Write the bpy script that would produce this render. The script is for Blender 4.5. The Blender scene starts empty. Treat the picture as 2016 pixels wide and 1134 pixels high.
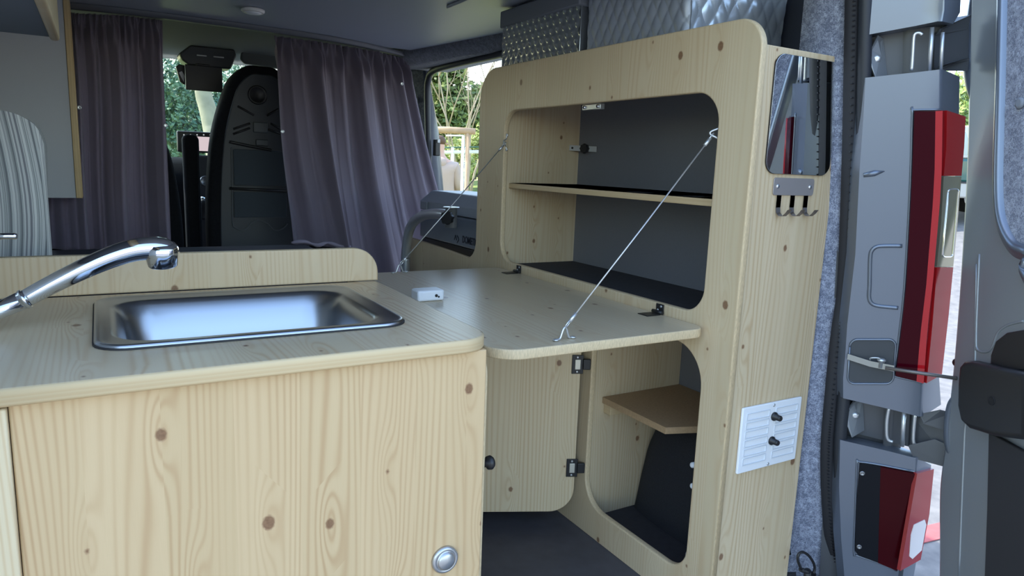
import bpy, bmesh, math, random
from mathutils import Vector, Matrix
PI = math.pi
random.seed(7)
S = bpy.context.scene
COL = S.collection

# ------------------------------------------------------------------ camera
F_PX = 1374.0
CAM = Vector((0.0, 0.0, 0.95))
YAW, PITCH, ROLL = 0.5353, 0.1724, 0.0381
_f = Vector((math.sin(YAW)*math.cos(PITCH), math.cos(YAW)*math.cos(PITCH), -math.sin(PITCH)))
_r = Vector((math.cos(YAW), -math.sin(YAW), 0))
_u = _r.cross(_f)
RT = _r*math.cos(ROLL) + _u*math.sin(ROLL)
UP = _u*math.cos(ROLL) - _r*math.sin(ROLL)
cam_data = bpy.data.cameras.new('camera')
cam = bpy.data.objects.new('camera', cam_data)
COL.objects.link(cam)
M = Matrix((RT, UP, -_f)).transposed().to_4x4()
M.translation = CAM
cam.matrix_world = M
cam_data.sensor_width = 36.0
cam_data.lens = 36.0*F_PX/2016.0
cam_data.clip_start = 0.02
cam_data.clip_end = 300
S.camera = cam

# ------------------------------------------------------------------ light
world = bpy.data.worlds.new('world')
S.world = world
world.use_nodes = True
wn, wl = world.node_tree.nodes, world.node_tree.links
wn.clear()
sky = wn.new('ShaderNodeTexSky')
sky.sky_type = 'NISHITA'
sky.sun_disc = False
sky.sun_elevation = math.radians(48)
sky.sun_rotation = math.radians(-35)
sky.air_density = 1.3
sky.dust_density = 1.2
sky.ozone_density = 1.0
bg = wn.new('ShaderNodeBackground')
bg.inputs['Strength'].default_value = 0.42
wo = wn.new('ShaderNodeOutputWorld')
wl.new(sky.outputs[0], bg.inputs['Color'])
wl.new(bg.outputs[0], wo.inputs['Surface'])
sun_data = bpy.data.lights.new('sun', 'SUN')
sun_data.energy = 4.5
sun_data.angle = math.radians(0.6)
sun_data.color = (1.0, 0.95, 0.86)
sun = bpy.data.objects.new('sun', sun_data)
COL.objects.link(sun)
# rays travel towards +X, -Y (sun stands front left of the van)
sun.rotation_euler = Vector((0.55, -0.50, -0.80)).to_track_quat('-Z', 'Y').to_euler()
S.view_settings.view_transform = 'Standard'
S.view_settings.look = 'None'
S.view_settings.gamma = 1.0
S.view_settings.use_curve_mapping = False
S.view_settings.exposure = 0.9

# ------------------------------------------------------------------ helpers
def ray(px, py):
    return RT*((px-1008)/F_PX) - UP*((py-567)/F_PX) + _f
def P(px, py, ax, val):
    d = ray(px, py); i = 'xyz'.index(ax)
    return CAM + d*((val-CAM[i])/d[i])
def tagit(o, label=None, cat=None, group=None, kind=None):
    if label: o['label'] = label
    if cat: o['category'] = cat
    if group: o['group'] = group
    if kind: o['kind'] = kind
    return o
def thing(name, loc, label, cat, group=None, rotz=0.0):
    o = bpy.data.objects.new(name, None); COL.objects.link(o)
    o.empty_display_size = 0.05
    o.location = loc; o.rotation_euler = (0, 0, rotz)
    return tagit(o, label, cat, group)
def wmat(o):
    m = Matrix.Identity(4); chain = []
    while o: chain.append(o); o = o.parent
    for q in reversed(chain): m = m @ q.matrix_basis
    return m
def link(name, bm, mats, parent=None, smooth=False, local=False, angle=None):
    if not isinstance(mats, (list, tuple)): mats = [mats]
    bmesh.ops.recalc_face_normals(bm, faces=bm.faces)
    if parent is not None and not local:
        bmesh.ops.transform(bm, matrix=wmat(parent).inverted(), verts=bm.verts)
    me = bpy.data.meshes.new(name)
    for f in bm.faces: f.smooth = smooth or f.smooth
    if smooth and angle:
        for e in bm.edges:
            if len(e.link_faces) == 2 and e.calc_face_angle(0) > angle: e.smooth = False
    bm.to_mesh(me); bm.free()
    for m in mats: me.materials.append(m)
    o = bpy.data.objects.new(name, me); COL.objects.link(o)
    if parent is not None: o.parent = parent
    return o
def box(bm, a, b, bev=0.0, seg=2):
    x0, y0, z0 = a; x1, y1, z1 = b
    r = bmesh.ops.create_cube(bm, size=1)
    bmesh.ops.scale(bm, vec=(abs(x1-x0), abs(y1-y0), abs(z1-z0)), verts=r['verts'])
    bmesh.ops.translate(bm, vec=((x0+x1)/2, (y0+y1)/2, (z0+z1)/2), verts=r['verts'])
    if bev:
        es = list({e for v in r['verts'] for e in v.link_edges})
        g = bmesh.ops.bevel(bm, geom=es, offset=bev, segments=seg, profile=.5, affect='EDGES')
        for f in g['faces']: f.smooth = True
    return bm
def mkbox(name, a, b, m, parent=None, bev=0.0, seg=2, local=False):
    return link(name, box(bmesh.new(), a, b, bev, seg), m, parent, local=local)
def sweep(bm, pts, rad, n=12, cap=True):
    pts = [Vector(p) for p in pts]
    rs = rad if isinstance(rad, (list, tuple)) else [rad]*len(pts)
    rings = []; nrm = None
    for i, p in enumerate(pts):
        t = (pts[min(i+1, len(pts)-1)] - pts[max(i-1, 0)]).normalized()
        if nrm is None:
            nrm = t.orthogonal().normalized()
        else:
            nrm = (nrm - t*nrm.dot(t)).normalized()
        bn = t.cross(nrm)
        rings.append([bm.verts.new(p + (nrm*math.cos(2*PI*k/n) + bn*math.sin(2*PI*k/n))*rs[i]) for k in range(n)])
    for a, b in zip(rings, rings[1:]):
        for k in range(n):
            f = bm.faces.new((a[k], a[(k+1) % n], b[(k+1) % n], b[k])); f.smooth = True
    if cap:
        bm.faces.new(rings[0]); bm.faces.new(list(reversed(rings[-1])))
    return bm
def smoothpts(pts, k=8):
    pts = [Vector(p) for p in pts]; out = []
    for i in range(len(pts)-1):
        p0 = pts[max(i-1, 0)]; p1 = pts[i]; p2 = pts[i+1]; p3 = pts[min(i+2, len(pts)-1)]
        for j in range(k):
            t = j/k
            out.append(0.5*((2*p1) + (p2-p0)*t + (2*p0-5*p1+4*p2-p3)*t*t + (3*p1-p0-3*p2+p3)*t**3))
    out.append(pts[-1]); return out
def cyl(bm, a, b, r, n=20, r2=None):
    return sweep(bm, [a, b], [r, r if r2 is None else r2], n)
def lathe(bm, prof, org, axis, n=32):
    """prof: list of (radius, height along axis)"""
    axis = Vector(axis).normalized(); x = axis.orthogonal().normalized(); y = axis.cross(x)
    org = Vector(org); rings = []
    for r, h in prof:
        rings.append([bm.verts.new(org + axis*h + (x*math.cos(2*PI*k/n)+y*math.sin(2*PI*k/n))*max(r, 1e-5)) for k in range(n)])
    for a, b in zip(rings, rings[1:]):
        for k in range(n):
            f = bm.faces.new((a[k], a[(k+1) % n], b[(k+1) % n], b[k])); f.smooth = True
    bm.faces.new(rings[0]); bm.faces.new(list(reversed(rings[-1])))
    return bm
def grid(bm, rows, close=False):
    vs = [[bm.verts.new(p) for p in r] for r in rows]
    for a, b in zip(vs, vs[1:]):
        for k in range(len(a)-1):
            f = bm.faces.new((a[k], a[k+1], b[k+1], b[k])); f.smooth = True
    return bm
def rrect(a0, b0, a1, b1, r=0.0, n=8):
    """rounded rectangle; r one radius or (bl, br, tr, tl)"""
    rr = (r,)*4 if not isinstance(r, (list, tuple)) else r
    out = []
    for (cx, cy, sx, sy, q, st) in ((a0, b0, 1, 1, rr[0], PI), (a1, b0, -1, 1, rr[1], 1.5*PI), (a1, b1, -1, -1, rr[2], 0), (a0, b1, 1, -1, rr[3], .5*PI)):
        if q <= 1e-5: out.append((cx, cy)); continue
        for k in range(n+1):
            t = st + k/n*PI/2
            out.append((cx+sx*q+q*math.cos(t), cy+sy*q+q*math.sin(t)))
    return out
def plate_bm(loops, axis, t0, t1, bevel=0.0):
    """flat board with holes, thickness t0..t1 along axis; edge faces get material 1"""
    cu = bpy.data.curves.new('tmp', 'CURVE'); cu.dimensions = '2D'; cu.fill_mode = 'BOTH'
    th = abs(t1-t0)
    cu.extrude = th/2 - bevel; cu.bevel_depth = bevel; cu.bevel_resolution = 2
    cu.offset = -bevel
    for lp in loops:
        sp = cu.splines.new('POLY'); sp.points.add(len(lp)-1)
        for i, (a, b) in enumerate(lp): sp.points[i].co = (a, b, 0, 1)
        sp.use_cyclic_u = True
    ob = bpy.data.objects.new('tmp', cu); COL.objects.link(ob)
    dg = bpy.context.evaluated_depsgraph_get(); dg.update()
    me = bpy.data.meshes.new_from_object(ob.evaluated_get(dg))
    bm = bmesh.new(); bm.from_mesh(me)
    bpy.data.objects.remove(ob); bpy.data.curves.remove(cu); bpy.data.meshes.remove(me)
    bmesh.ops.remove_doubles(bm, verts=bm.verts, dist=1e-6)
    c = (t0+t1)/2
    for f in bm.faces:
        f.normal_update()
        f.material_index = 0 if abs(f.normal.z) > .9 else 1
        f.smooth = abs(f.normal.z) < .99
    for v in bm.verts:
        a, b, t = v.co
        v.co = {'x': (t+c, a, b), 'y': (a, t+c, b), 'z': (a, b, t+c)}[axis]
    for e in bm.edges:
        if len(e.link_faces) == 2 and e.link_faces[0].material_index != e.link_faces[1].material_index and not bevel: e.smooth = False
    return bm
def plate(name, loops, axis, t0, t1, mats, parent=None, bevel=0.0, local=False):
    if not isinstance(mats, (list, tuple)): mats = [mats, mats]
    bm = plate_bm(loops, axis, t0, t1, bevel)
    return link(name, bm, mats, parent, local=local)
def prism(bm, pts, off):
    """polygon pts (3D) extruded by vector off"""
    off = Vector(off)
    a = [bm.verts.new(Vector(p)) for p in pts]; b = [bm.verts.new(Vector(p)+off) for p in pts]
    bm.faces.new(a); bm.faces.new(list(reversed(b)))
    n = len(a)
    for k in range(n): bm.faces.new((a[k], b[k], b[(k+1) % n], a[(k+1) % n]))
    return bm
def bevel_all(bm, off, seg=3, minang=.5):
    bmesh.ops.recalc_face_normals(bm, faces=bm.faces)
    es = [e for e in bm.edges if len(e.link_faces) == 2 and e.calc_face_angle(0) > minang]
    g = bmesh.ops.bevel(bm, geom=es, offset=off, segments=seg, profile=.5, affect='EDGES', clamp_overlap=True)
    for f in g['faces']: f.smooth = True
    return bm
def copytree(o, parent=None):
    c = o.copy(); COL.objects.link(c)
    if parent: c.parent = parent
    for ch in list(o.children): copytree(ch, c)
    return c

# ------------------------------------------------------------------ materials
def newmat(name):
    m = bpy.data.materials.new(name); m.use_nodes = True
    n, l = m.node_tree.nodes, m.node_tree.links
    return m, n, l, n['Principled BSDF']
def simple(name, col, rough=.5, metal=0.0, noise=0.0, nscale=30, bump=0.0, coat=0.0, emis=None, sheen=0.0, spec=.5):
    m, n, l, b = newmat(name)
    b.inputs['Base Color'].default_value = (*col, 1)
    b.inputs['Roughness'].default_value = rough
    b.inputs['Metallic'].default_value = metal
    b.inputs['Coat Weight'].default_value = coat
    b.inputs['Sheen Weight'].default_value = sheen
    b.inputs['Specular IOR Level'].default_value = spec
    if noise or bump:
        tc = n.new('ShaderNodeTexCoord'); nz = n.new('ShaderNodeTexNoise')
        nz.inputs['Scale'].default_value = nscale; nz.inputs['Detail'].default_value = 6
        l.new(tc.outputs['Object'], nz.inputs['Vector'])
        if noise:
            mx = n.new('ShaderNodeMix'); mx.data_type = 'RGBA'
            mx.inputs[6].default_value = (*[c*(1-noise) for c in col], 1)
            mx.inputs[7].default_value = (*[min(1, c*(1+noise)) for c in col], 1)
            l.new(nz.outputs['Fac'], mx.inputs[0]); l.new(mx.outputs[2], b.inputs['Base Color'])
        if bump:
            bp = n.new('ShaderNodeBump'); bp.inputs['Strength'].default_value = bump; bp.inputs['Distance'].default_value = .004
            l.new(nz.outputs['Fac'], bp.inputs['Height']); l.new(bp.outputs[0], b.inputs['Normal'])
    if emis:
        b.inputs['Emission Color'].default_value = (*emis[0], 1); b.inputs['Emission Strength'].default_value = emis[1]
    return m
def mathn(n, l, op, a, b=None, c=None, clamp=False):
    q = n.new('ShaderNodeMath'); q.operation = op; q.use_clamp = clamp
    for i, v in enumerate((a, b, c)):
        if v is None: continue
        if isinstance(v, (int, float)): q.inputs[i].default_value = v
        else: l.new(v, q.inputs[i])
    return q.outputs[0]
def wood(name, across='X', along='Z', seed=0.0, light=(.70, .55, .345), line=(.47, .29, .14), knots=1.0, plank=.085, lines=.62, rough=.42):
    m, n, l, b = newmat(name)
    tc = n.new('ShaderNodeTexCoord'); sp = n.new('ShaderNodeSeparateXYZ')
    l.new(tc.outputs['Object'], sp.inputs[0])
    u = mathn(n, l, 'ADD', sp.outputs[across], seed*1.37+10.0)
    v = mathn(n, l, 'ADD', sp.outputs[along], seed*.71+10.0)
    def comb(a, bb, c=0.0):
        q = n.new('ShaderNodeCombineXYZ')
        for i, w in enumerate((a, bb, c)):
            if isinstance(w, (int, float)): q.inputs[i].default_value = w
            else: l.new(w, q.inputs[i])
        return q.outputs[0]
    def noise(vec, scale, det=3, rough_=.5):
        q = n.new('ShaderNodeTexNoise'); q.inputs['Scale'].default_value = scale
        q.inputs['Detail'].default_value = det; q.inputs['Roughness'].default_value = rough_
        l.new(vec, q.inputs['Vector']); return q.outputs['Fac']
    # glued lamellas
    pid = mathn(n, l, 'FLOOR', mathn(n, l, 'DIVIDE', u, plank))
    wnz = n.new('ShaderNodeTexWhiteNoise'); wnz.noise_dimensions = '1D'; l.new(pid, wnz.inputs['W'])
    rnd = wnz.outputs['Value']
    # knots
    kv = n.new('ShaderNodeTexVoronoi'); kv.voronoi_dimensions = '2D'
    kv.inputs['Scale'].default_value = 1.0; kv.inputs['Randomness'].default_value = 1.0
    ku = mathn(n, l, 'MULTIPLY', u, 9.5); kvv = mathn(n, l, 'MULTIPLY', v, 6.0)
    l.new(comb(ku, kvv), kv.inputs['Vector'])
    ps = n.new('ShaderNodeSeparateXYZ'); l.new(kv.outputs['Position'], ps.inputs[0])
    du = mathn(n, l, 'DIVIDE', mathn(n, l, 'SUBTRACT', ps.outputs[0], ku), 9.5)
    dv = mathn(n, l, 'DIVIDE', mathn(n, l, 'SUBTRACT', ps.outputs[1], kvv), 6.0)
    cs = n.new('ShaderNodeSeparateColor'); l.new(kv.outputs['Color'], cs.inputs[0])
    pres = mathn(n, l, 'GREATER_THAN', cs.outputs[0], 1.0-.72*knots)
    size = mathn(n, l, 'MULTIPLY_ADD', mathn(n, l, 'POWER', cs.outputs[1], 3.0), .0060, .0022)
    du2 = mathn(n, l, 'POWER', mathn(n, l, 'DIVIDE', mathn(n, l, 'ABSOLUTE', du), .014), 2.0)
    dv2 = mathn(n, l, 'POWER', mathn(n, l, 'DIVIDE', mathn(n, l, 'ABSOLUTE', dv), .055), 2.0)
    bump = mathn(n, l, 'MULTIPLY', mathn(n, l, 'EXPONENT', mathn(n, l, 'MULTIPLY', mathn(n, l, 'ADD', du2, dv2), -1.0)), pres)
    # growth rings
    big = noise(comb(mathn(n, l, 'MULTIPLY', u, 7.0), mathn(n, l, 'MULTIPLY', v, .42), mathn(n, l, 'MULTIPLY', rnd, 9.0)), 1.0, 1.5)
    fine = noise(comb(mathn(n, l, 'MULTIPLY', u, 45.0), mathn(n, l, 'MULTIPLY', v, 2.6), rnd), 1.0, 2)
    ph = mathn(n, l, 'MULTIPLY', u, 560.0)
    ph = mathn(n, l, 'ADD', ph, mathn(n, l, 'MULTIPLY', big, 105.0))
    ph = mathn(n, l, 'ADD', ph, mathn(n, l, 'MULTIPLY', fine, 1.3))
    ph = mathn(n, l, 'ADD', ph, mathn(n, l, 'MULTIPLY', bump, 15.0))
    ph = mathn(n, l, 'ADD', ph, mathn(n, l, 'MULTIPLY', rnd, 40.0))
    s = mathn(n, l, 'MULTIPLY_ADD', mathn(n, l, 'SINE', ph), .5, .5)
    s = mathn(n, l, 'POWER', s, 2.4)
    vis = noise(comb(mathn(n, l, 'MULTIPLY', u, 11.0), mathn(n, l, 'MULTIPLY', v, .9), 3.3), 1.0, 2)
    vis = mathn(n, l, 'MULTIPLY_ADD', vis, 2.0, -.45, clamp=True)
    s = mathn(n, l, 'MULTIPLY', mathn(n, l, 'MULTIPLY', s, vis), lines)
    # knot heart
    rr = mathn(n, l, 'SQRT', mathn(n, l, 'ADD', mathn(n, l, 'MULTIPLY', du, du), mathn(n, l, 'MULTIPLY', mathn(n, l, 'MULTIPLY', dv, dv), .6)))
    kn = noise(comb(mathn(n, l, 'MULTIPLY', u, 260.0), mathn(n, l, 'MULTIPLY', v, 260.0)), 1.0, 2)
    rr = mathn(n, l, 'MULTIPLY_ADD', kn, .003, rr)
    core = mathn(n, l, 'SUBTRACT', 1.0, mathn(n, l, 'DIVIDE', mathn(n, l, 'SUBTRACT', rr, size), .003), clamp=True)
    core = mathn(n, l, 'MULTIPLY', core, pres)
    halo = mathn(n, l, 'MULTIPLY', mathn(n, l, 'POWER', bump, 3.0), .38)
    def mix(fac, a, bb):
        q = n.new('ShaderNodeMix'); q.data_type = 'RGBA'
        if isinstance(fac, (int, float)): q.inputs[0].default_value = fac
        else: l.new(fac, q.inputs[0])
        for i, w in ((6, a), (7, bb)):
            if isinstance(w, tuple): q.inputs[i].default_value = (*w, 1)
            else: l.new(w, q.inputs[i])
        return q.outputs[2]
    base = mix(rnd, tuple(c*.95 for c in light), tuple(min(1, c*k) for c, k in zip(light, (1.04, 1.04, 1.07))))
    tone = noise(comb(mathn(n, l, 'MULTIPLY', u, 16.0), mathn(n, l, 'MULTIPLY', v, 1.0), 1.0), 1.0, 4, .6)
    base = mix(mathn(n, l, 'MULTIPLY_ADD', tone, 1.6, -.62, clamp=True), base, tuple(a*.72+bb*.28 for a, bb in zip(light, line)))
    fib = noise(comb(mathn(n, l, 'MULTIPLY', u, 900.0), mathn(n, l, 'MULTIPLY', v, 22.0)), 1.0, 2)
    base = mix(mathn(n, l, 'MULTIPLY', fib, .16), base, line)
    c = mix(s, base, line)
    c = mix(halo, c, tuple(a*.5+bb*.5 for a, bb in zip(light, line)))
    c = mix(mathn(n, l, 'MULTIPLY', core, .80), c, (.24, .115, .055))
    c = mix(mathn(n, l, 'MULTIPLY', mathn(n, l, 'MULTIPLY', core, core), mathn(n, l, 'MULTIPLY', kn, .75)), c, (.10, .04, .02))
    l.new(c, b.inputs['Base Color'])
    b.inputs['Roughness'].default_value = rough
    b.inputs['Specular IOR Level'].default_value = .45
    bp = n.new('ShaderNodeBump'); bp.inputs['Strength'].default_value = .12; bp.inputs['Distance'].default_value = .002
    l.new(s, bp.inputs['Height']); l.new(bp.outputs[0], b.inputs['Normal'])
    return m
def endgrain(name, col=(.64, .50, .31)):
    """cut edge of a three-layer spruce board"""
    m, n, l, b = newmat(name)
    tc = n.new('ShaderNodeTexCoord'); mp = n.new('ShaderNodeMapping'); mp.inputs['Rotation'].default_value = (.5, .6, .3)
    mp.inputs['Scale'].default_value = (900, 260, 120)
    nz = n.new('ShaderNodeTexNoise'); nz.inputs['Scale'].default_value = 1.0; nz.inputs['Detail'].default_value = 3
    l.new(tc.outputs['Object'], mp.inputs[0]); l.new(mp.outputs[0], nz.inputs['Vector'])
    mx = n.new('ShaderNodeMix'); mx.data_type = 'RGBA'
    mx.inputs[6].default_value = (*[min(1, c*1.08) for c in col], 1); mx.inputs[7].default_value = (*[c*.70 for c in col], 1)
    l.new(mathn(n, l, 'MULTIPLY_ADD', nz.outputs['Fac'], 2.2, -.75, clamp=True), mx.inputs[0]); l.new(mx.outputs[2], b.inputs['Base Color'])
    b.inputs['Roughness'].default_value = .5
    return m
def felt(name, c0, c1, scale=260):
    m, n, l, b = newmat(name)
    tc = n.new('ShaderNodeTexCoord')
    a = n.new('ShaderNodeTexNoise'); a.inputs['Scale'].default_value = scale; a.inputs['Detail'].default_value = 5; a.inputs['Distortion'].default_value = 1.5
    a2 = n.new('ShaderNodeTexNoise'); a2.inputs['Scale'].default_value = scale*.25; a2.inputs['Detail'].default_value = 4
    l.new(tc.outputs['Object'], a.inputs['Vector']); l.new(tc.outputs['Object'], a2.inputs['Vector'])
    f = mathn(n, l, 'ADD', mathn(n, l, 'MULTIPLY_ADD', a.outputs['Fac'], 2.2, -.85), mathn(n, l, 'MULTIPLY_ADD', a2.outputs['Fac'], 1.2, -.6), clamp=True)
    mx = n.new('ShaderNodeMix'); mx.data_type = 'RGBA'
    mx.inputs[6].default_value = (*c0, 1); mx.inputs[7].default_value = (*c1, 1)
    l.new(f, mx.inputs[0]); l.new(mx.outputs[2], b.inputs['Base Color'])
    b.inputs['Roughness'].default_value = .95; b.inputs['Sheen Weight'].default_value = .3
    b.inputs['Specular IOR Level'].default_value = .1
    bp = n.new('ShaderNodeBump'); bp.inputs['Strength'].default_value = .5; bp.inputs['Distance'].default_value = .003
    l.new(f, bp.inputs['Height']); l.new(bp.outputs[0], b.inputs['Normal'])
    return m
def fabric(name, col, k=.12, tscale=900):
    m, n, l, b = newmat(name)
    tc = n.new('ShaderNodeTexCoord'); a = n.new('ShaderNodeTexNoise'); a.inputs['Scale'].default_value = 7; a.inputs['Detail'].default_value = 4
    c = n.new('ShaderNodeTexNoise'); c.inputs['Scale'].default_value = tscale
    l.new(tc.outputs['Object'], a.inputs['Vector']); l.new(tc.outputs['Object'], c.inputs['Vector'])
    f = mathn(n, l, 'ADD', mathn(n, l, 'MULTIPLY', a.outputs['Fac'], .6), mathn(n, l, 'MULTIPLY', c.outputs['Fac'], .4))
    mx = n.new('ShaderNodeMix'); mx.data_type = 'RGBA'
    mx.inputs[6].default_value = (*[q*(1-k) for q in col], 1); mx.inputs[7].default_value = (*[q*(1+k) for q in col], 1)
    l.new(f, mx.inputs[0]); l.new(mx.outputs[2], b.inputs['Base Color'])
    b.inputs['Roughness'].default_value = .85; b.inputs['Sheen Weight'].default_value = .25; b.inputs['Specular IOR Level'].default_value = .15
    return m
def glass(name, tint=(.85, .95, .92), rough=0.0, refl=.08):
    m, n, l, b = newmat(name); n.remove(b)
    t = n.new('ShaderNodeBsdfTransparent'); t.inputs[0].default_value = (*tint, 1)
    g = n.new('ShaderNodeBsdfGlossy'); g.inputs['Roughness'].default_value = rough
    mx = n.new('ShaderNodeMixShader'); mx.inputs[0].default_value = refl
    l.new(t.outputs[0], mx.inputs[1]); l.new(g.outputs[0], mx.inputs[2]); l.new(mx.outputs[0], n['Material Output'].inputs[0])
    return m

W_FRONT = wood('wood_upright_x', 'X', 'Z', 1.0, light=(.60, .435, .245), line=(.40, .23, .105), lines=.75)
W_TOP = wood('wood_counter', 'X', 'Y', 2.3, light=(.62, .51, .34), lines=.8, rough=.33)
W_SPLASH = wood('wood_splash', 'X', 'Z', 5.1, light=(.64, .51, .33))
W_FACE = wood('wood_face', 'Y', 'Z', 3.7, light=(.64, .53, .35), lines=.42)
W_SIDE = wood('wood_side_panel', 'X', 'Z', 8.2, light=(.64, .52, .34), line=(.44,.29,.15))
W_FLAP = wood('wood_flap', 'X', 'Y', 4.4, light=(.62, .53, .37), lines=.55, rough=.30)
W_DOOR = wood('wood_door', 'X', 'Z', 6.6, light=(.66, .55, .36))
W_IN = wood('wood_inner', 'X', 'Z', 9.5, light=(.62, .52, .35), lines=.5)
EDGE = endgrain('board_edge')
PLY = wood('ply_edge', 'Z', 'Y', 12.0, light=(.60, .47, .28), knots=0, plank=.0035, lines=.4)
CHIP = simple('chipboard', (.40, .27, .15), .7, noise=.25, nscale=180)
GREY_BACK = simple('grey_laminate', (.165, .173, .20), .6, noise=.08, nscale=300)
GREY_WARD = simple('grey_wardrobe_laminate', (.47, .48, .50), .55, noise=.05, nscale=400)
MAT_DARK = simple('dark_mat', (.035, .035, .042), .85, noise=.3, nscale=60, bump=.2)
FLOOR_M = simple('vinyl_floor', (.072, .070, .080), .55, noise=.35, nscale=25, bump=.1)
CEIL_M = simple('ceiling_laminate', (.31, .34, .405), .42, noise=.05, nscale=200)
CAB_GREY = simple('cab_headliner', (.30, .32, .32), .9, noise=.06, nscale=200)
FELT = felt('felt_light', (.13, .145, .20), (.50, .54, .66))
FELT_D = felt('felt_dark', (.09, .095, .115), (.27, .285, .34))
WALL_D = simple('wall_trim_dark', (.045, .055, .085), .8)
CURT = fabric('curtain_fabric', (.29, .25, .31))
CHROME = simple('chrome', (.82, .84, .88), .06, 1.0)
STEEL_B = simple('brushed_steel', (.40, .42, .45), .30, 1.0)
STEEL = simple('zinc_steel', (.62, .64, .66), .32, .75)
STEEL_D = simple('dark_steel', (.28, .29, .31), .4, 1.0)
BLACK = simple('black_plastic', (.012, .012, .014), .42)
BLACK_S = simple('black_satin', (.02, .02, .024), .6)
BLACK_F = simple('black_fabric', (.014, .015, .018), .9, noise=.3, nscale=80, spec=.08)
SHELLG = simple('seat_shell', (.040, .046, .054), .5)
POCKET = fabric('seat_pocket', (.055, .068, .080), .15)
RUBBER = simple('rubber_seal', (.018, .021, .028), .5)
WHITE = simple('white_plastic', (.80, .82, .85), .35)
WHITE_L = simple('lamp_white', (.72, .70, .66), .4)
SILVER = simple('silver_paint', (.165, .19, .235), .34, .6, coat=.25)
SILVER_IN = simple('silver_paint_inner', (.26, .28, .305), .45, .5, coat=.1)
SILVER_D = simple('silver_paint_shaded', (.085, .09, .10), .5, .4)  # darker copy of the silver paint, recess shade is in its colour
CARPET = simple('carpet', (.020, .021, .026), .95, noise=.4, nscale=300, bump=.4)
SILVER_Q = simple('silver_quilt', (.34, .38, .46), .40, .35)
SILVER_Q2 = simple('silver_studded', (.33, .36, .40), .22, .75)
GREY_LID = simple('grey_lid', (.14, .155, .19), .6)
FRIDGE = simple('fridge_grey', (.17, .20, .25), .45)
FRIDGE_L = simple('fridge_lid', (.26, .29, .34), .4)

# ------------------------------------------------------------------ setting
ZC = 1.42
def struct(name, bm, m, parent=None, smooth=False):
    o = link(name, bm, m, parent, smooth)
    if parent is None: o['kind'] = 'structure'
    return o
struct('floor', box(bmesh.new(), (-.28, .80, -.06), (1.42, 2.95, 0)), FLOOR_M)
struct('ceiling', box(bmesh.new(), (-.28, .78, ZC), (1.30, 2.90, ZC+.03)), CEIL_M)
# outer roof skin, slightly domed
bm = bmesh.new()
rows = []
for y in (.76, 1.5, 2.3, 3.0, 3.5, 3.85):
    rows.append([(x, y, 1.50 + .05*(1-((x-.58)/.95)**2) - (.03 if y > 3.7 else 0)) for x in [-.33+.19*k for k in range(11)]])
grid(bm, rows)
g = bmesh.ops.extrude_face_region(bm, geom=bm.faces[:])
bmesh.ops.translate(bm, vec=(0, 0, .012), verts=[v for v in g['geom'] if isinstance(v, bmesh.types.BMVert)])
struct('ceiling_shell', bm, SILVER)
struct('wall_left', box(bmesh.new(), (-.33, .76, -.06), (-.28, 3.35, 1.50)), GREY_WARD)
# right wall behind the tall cabinet, up to the sliding door opening
struct('wall_right', box(bmesh.new(), (1.425, .98, -.06), (1.455, 2.02, 1.46)), WALL_D)
# felt covered header over the sliding door, following the roof curve
bm = bmesh.new(); rows = []
for t in [i/14 for i in range(15)]:
    top = P(776, 108, 'z', ZC-.002).lerp(P(1000, 66, 'z', ZC-.002), t) if t <= 1 else None
    y = 3.10 + (1.7-3.10)*t
    xa = 1.125 + .155*min(1, t*1.7)**.8
    xb = 1.20 + .115*min(1, t*1.7)
    rows.append([(xa, y, ZC+.02), (xa, y, ZC-.006), (xa+.012, y, ZC-.022), (xb-.005, y, ZC-.047), (xb+.012, y, ZC-.052), (1.44, y, ZC-.047), (1.44, y, ZC+.05)])
grid(bm, rows)
struct('trim_1', bm, FELT_D, smooth=True)
# door opening seal along the header and down the B pillar
bm = bmesh.new()
sp = [(1.325, 1.72, 1.362), (1.322, 2.3, 1.362), (1.315, 2.75, 1.364), (1.318, 2.98, 1.358), (1.325, 3.055, 1.325), (1.332, 3.08, 1.25), (1.345, 3.085, 1.0), (1.36, 3.085, .7), (1.37, 3.08, .2), (1.37, 3.06, 0)]
sweep(bm, smoothpts(sp, 5), .015, 10)
struct('trim_2', bm, RUBBER)
# upholstered B pillar and the painted door jamb behind the seal
bm = bmesh.new()
grid(bm, [[(1.345, 3.10, 1.40), (1.30, 3.22, 1.40), (1.27, 3.45, 1.40)], [(1.345, 3.10, 1.1), (1.31, 3.22, 1.1), (1.29, 3.45, 1.1)], [(1.37, 3.10, -.05), (1.34, 3.22, -.05), (1.33, 3.45, -.05)]])
bmesh.ops.solidify(bm, geom=bm.faces[:], thickness=.02)
struct('trim_3', bm, FELT, smooth=True)
bm = bmesh.new()
grid(bm, [[(1.32, 3.11, 1.40), (1.345, 3.13, 1.40), (1.36, 3.15, 1.40), (1.365, 3.30, 1.40)],
          [(1.34, 3.11, 1.1), (1.40, 3.13, 1.1), (1.425, 3.15, 1.1), (1.44, 3.30, 1.1)],
          [(1.35, 3.11, .75), (1.435, 3.13, .75), (1.465, 3.15, .75), (1.48, 3.30, .75)],
          [(1.36, 3.11, -.1), (1.44, 3.13, -.1), (1.48, 3.15, -.1), (1.50, 3.30, -.1)]])
bmesh.ops.solidify(bm, geom=bm.faces[:], thickness=.01)
jamb_b = struct('trim_4', bm, SILVER, smooth=True)
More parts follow.
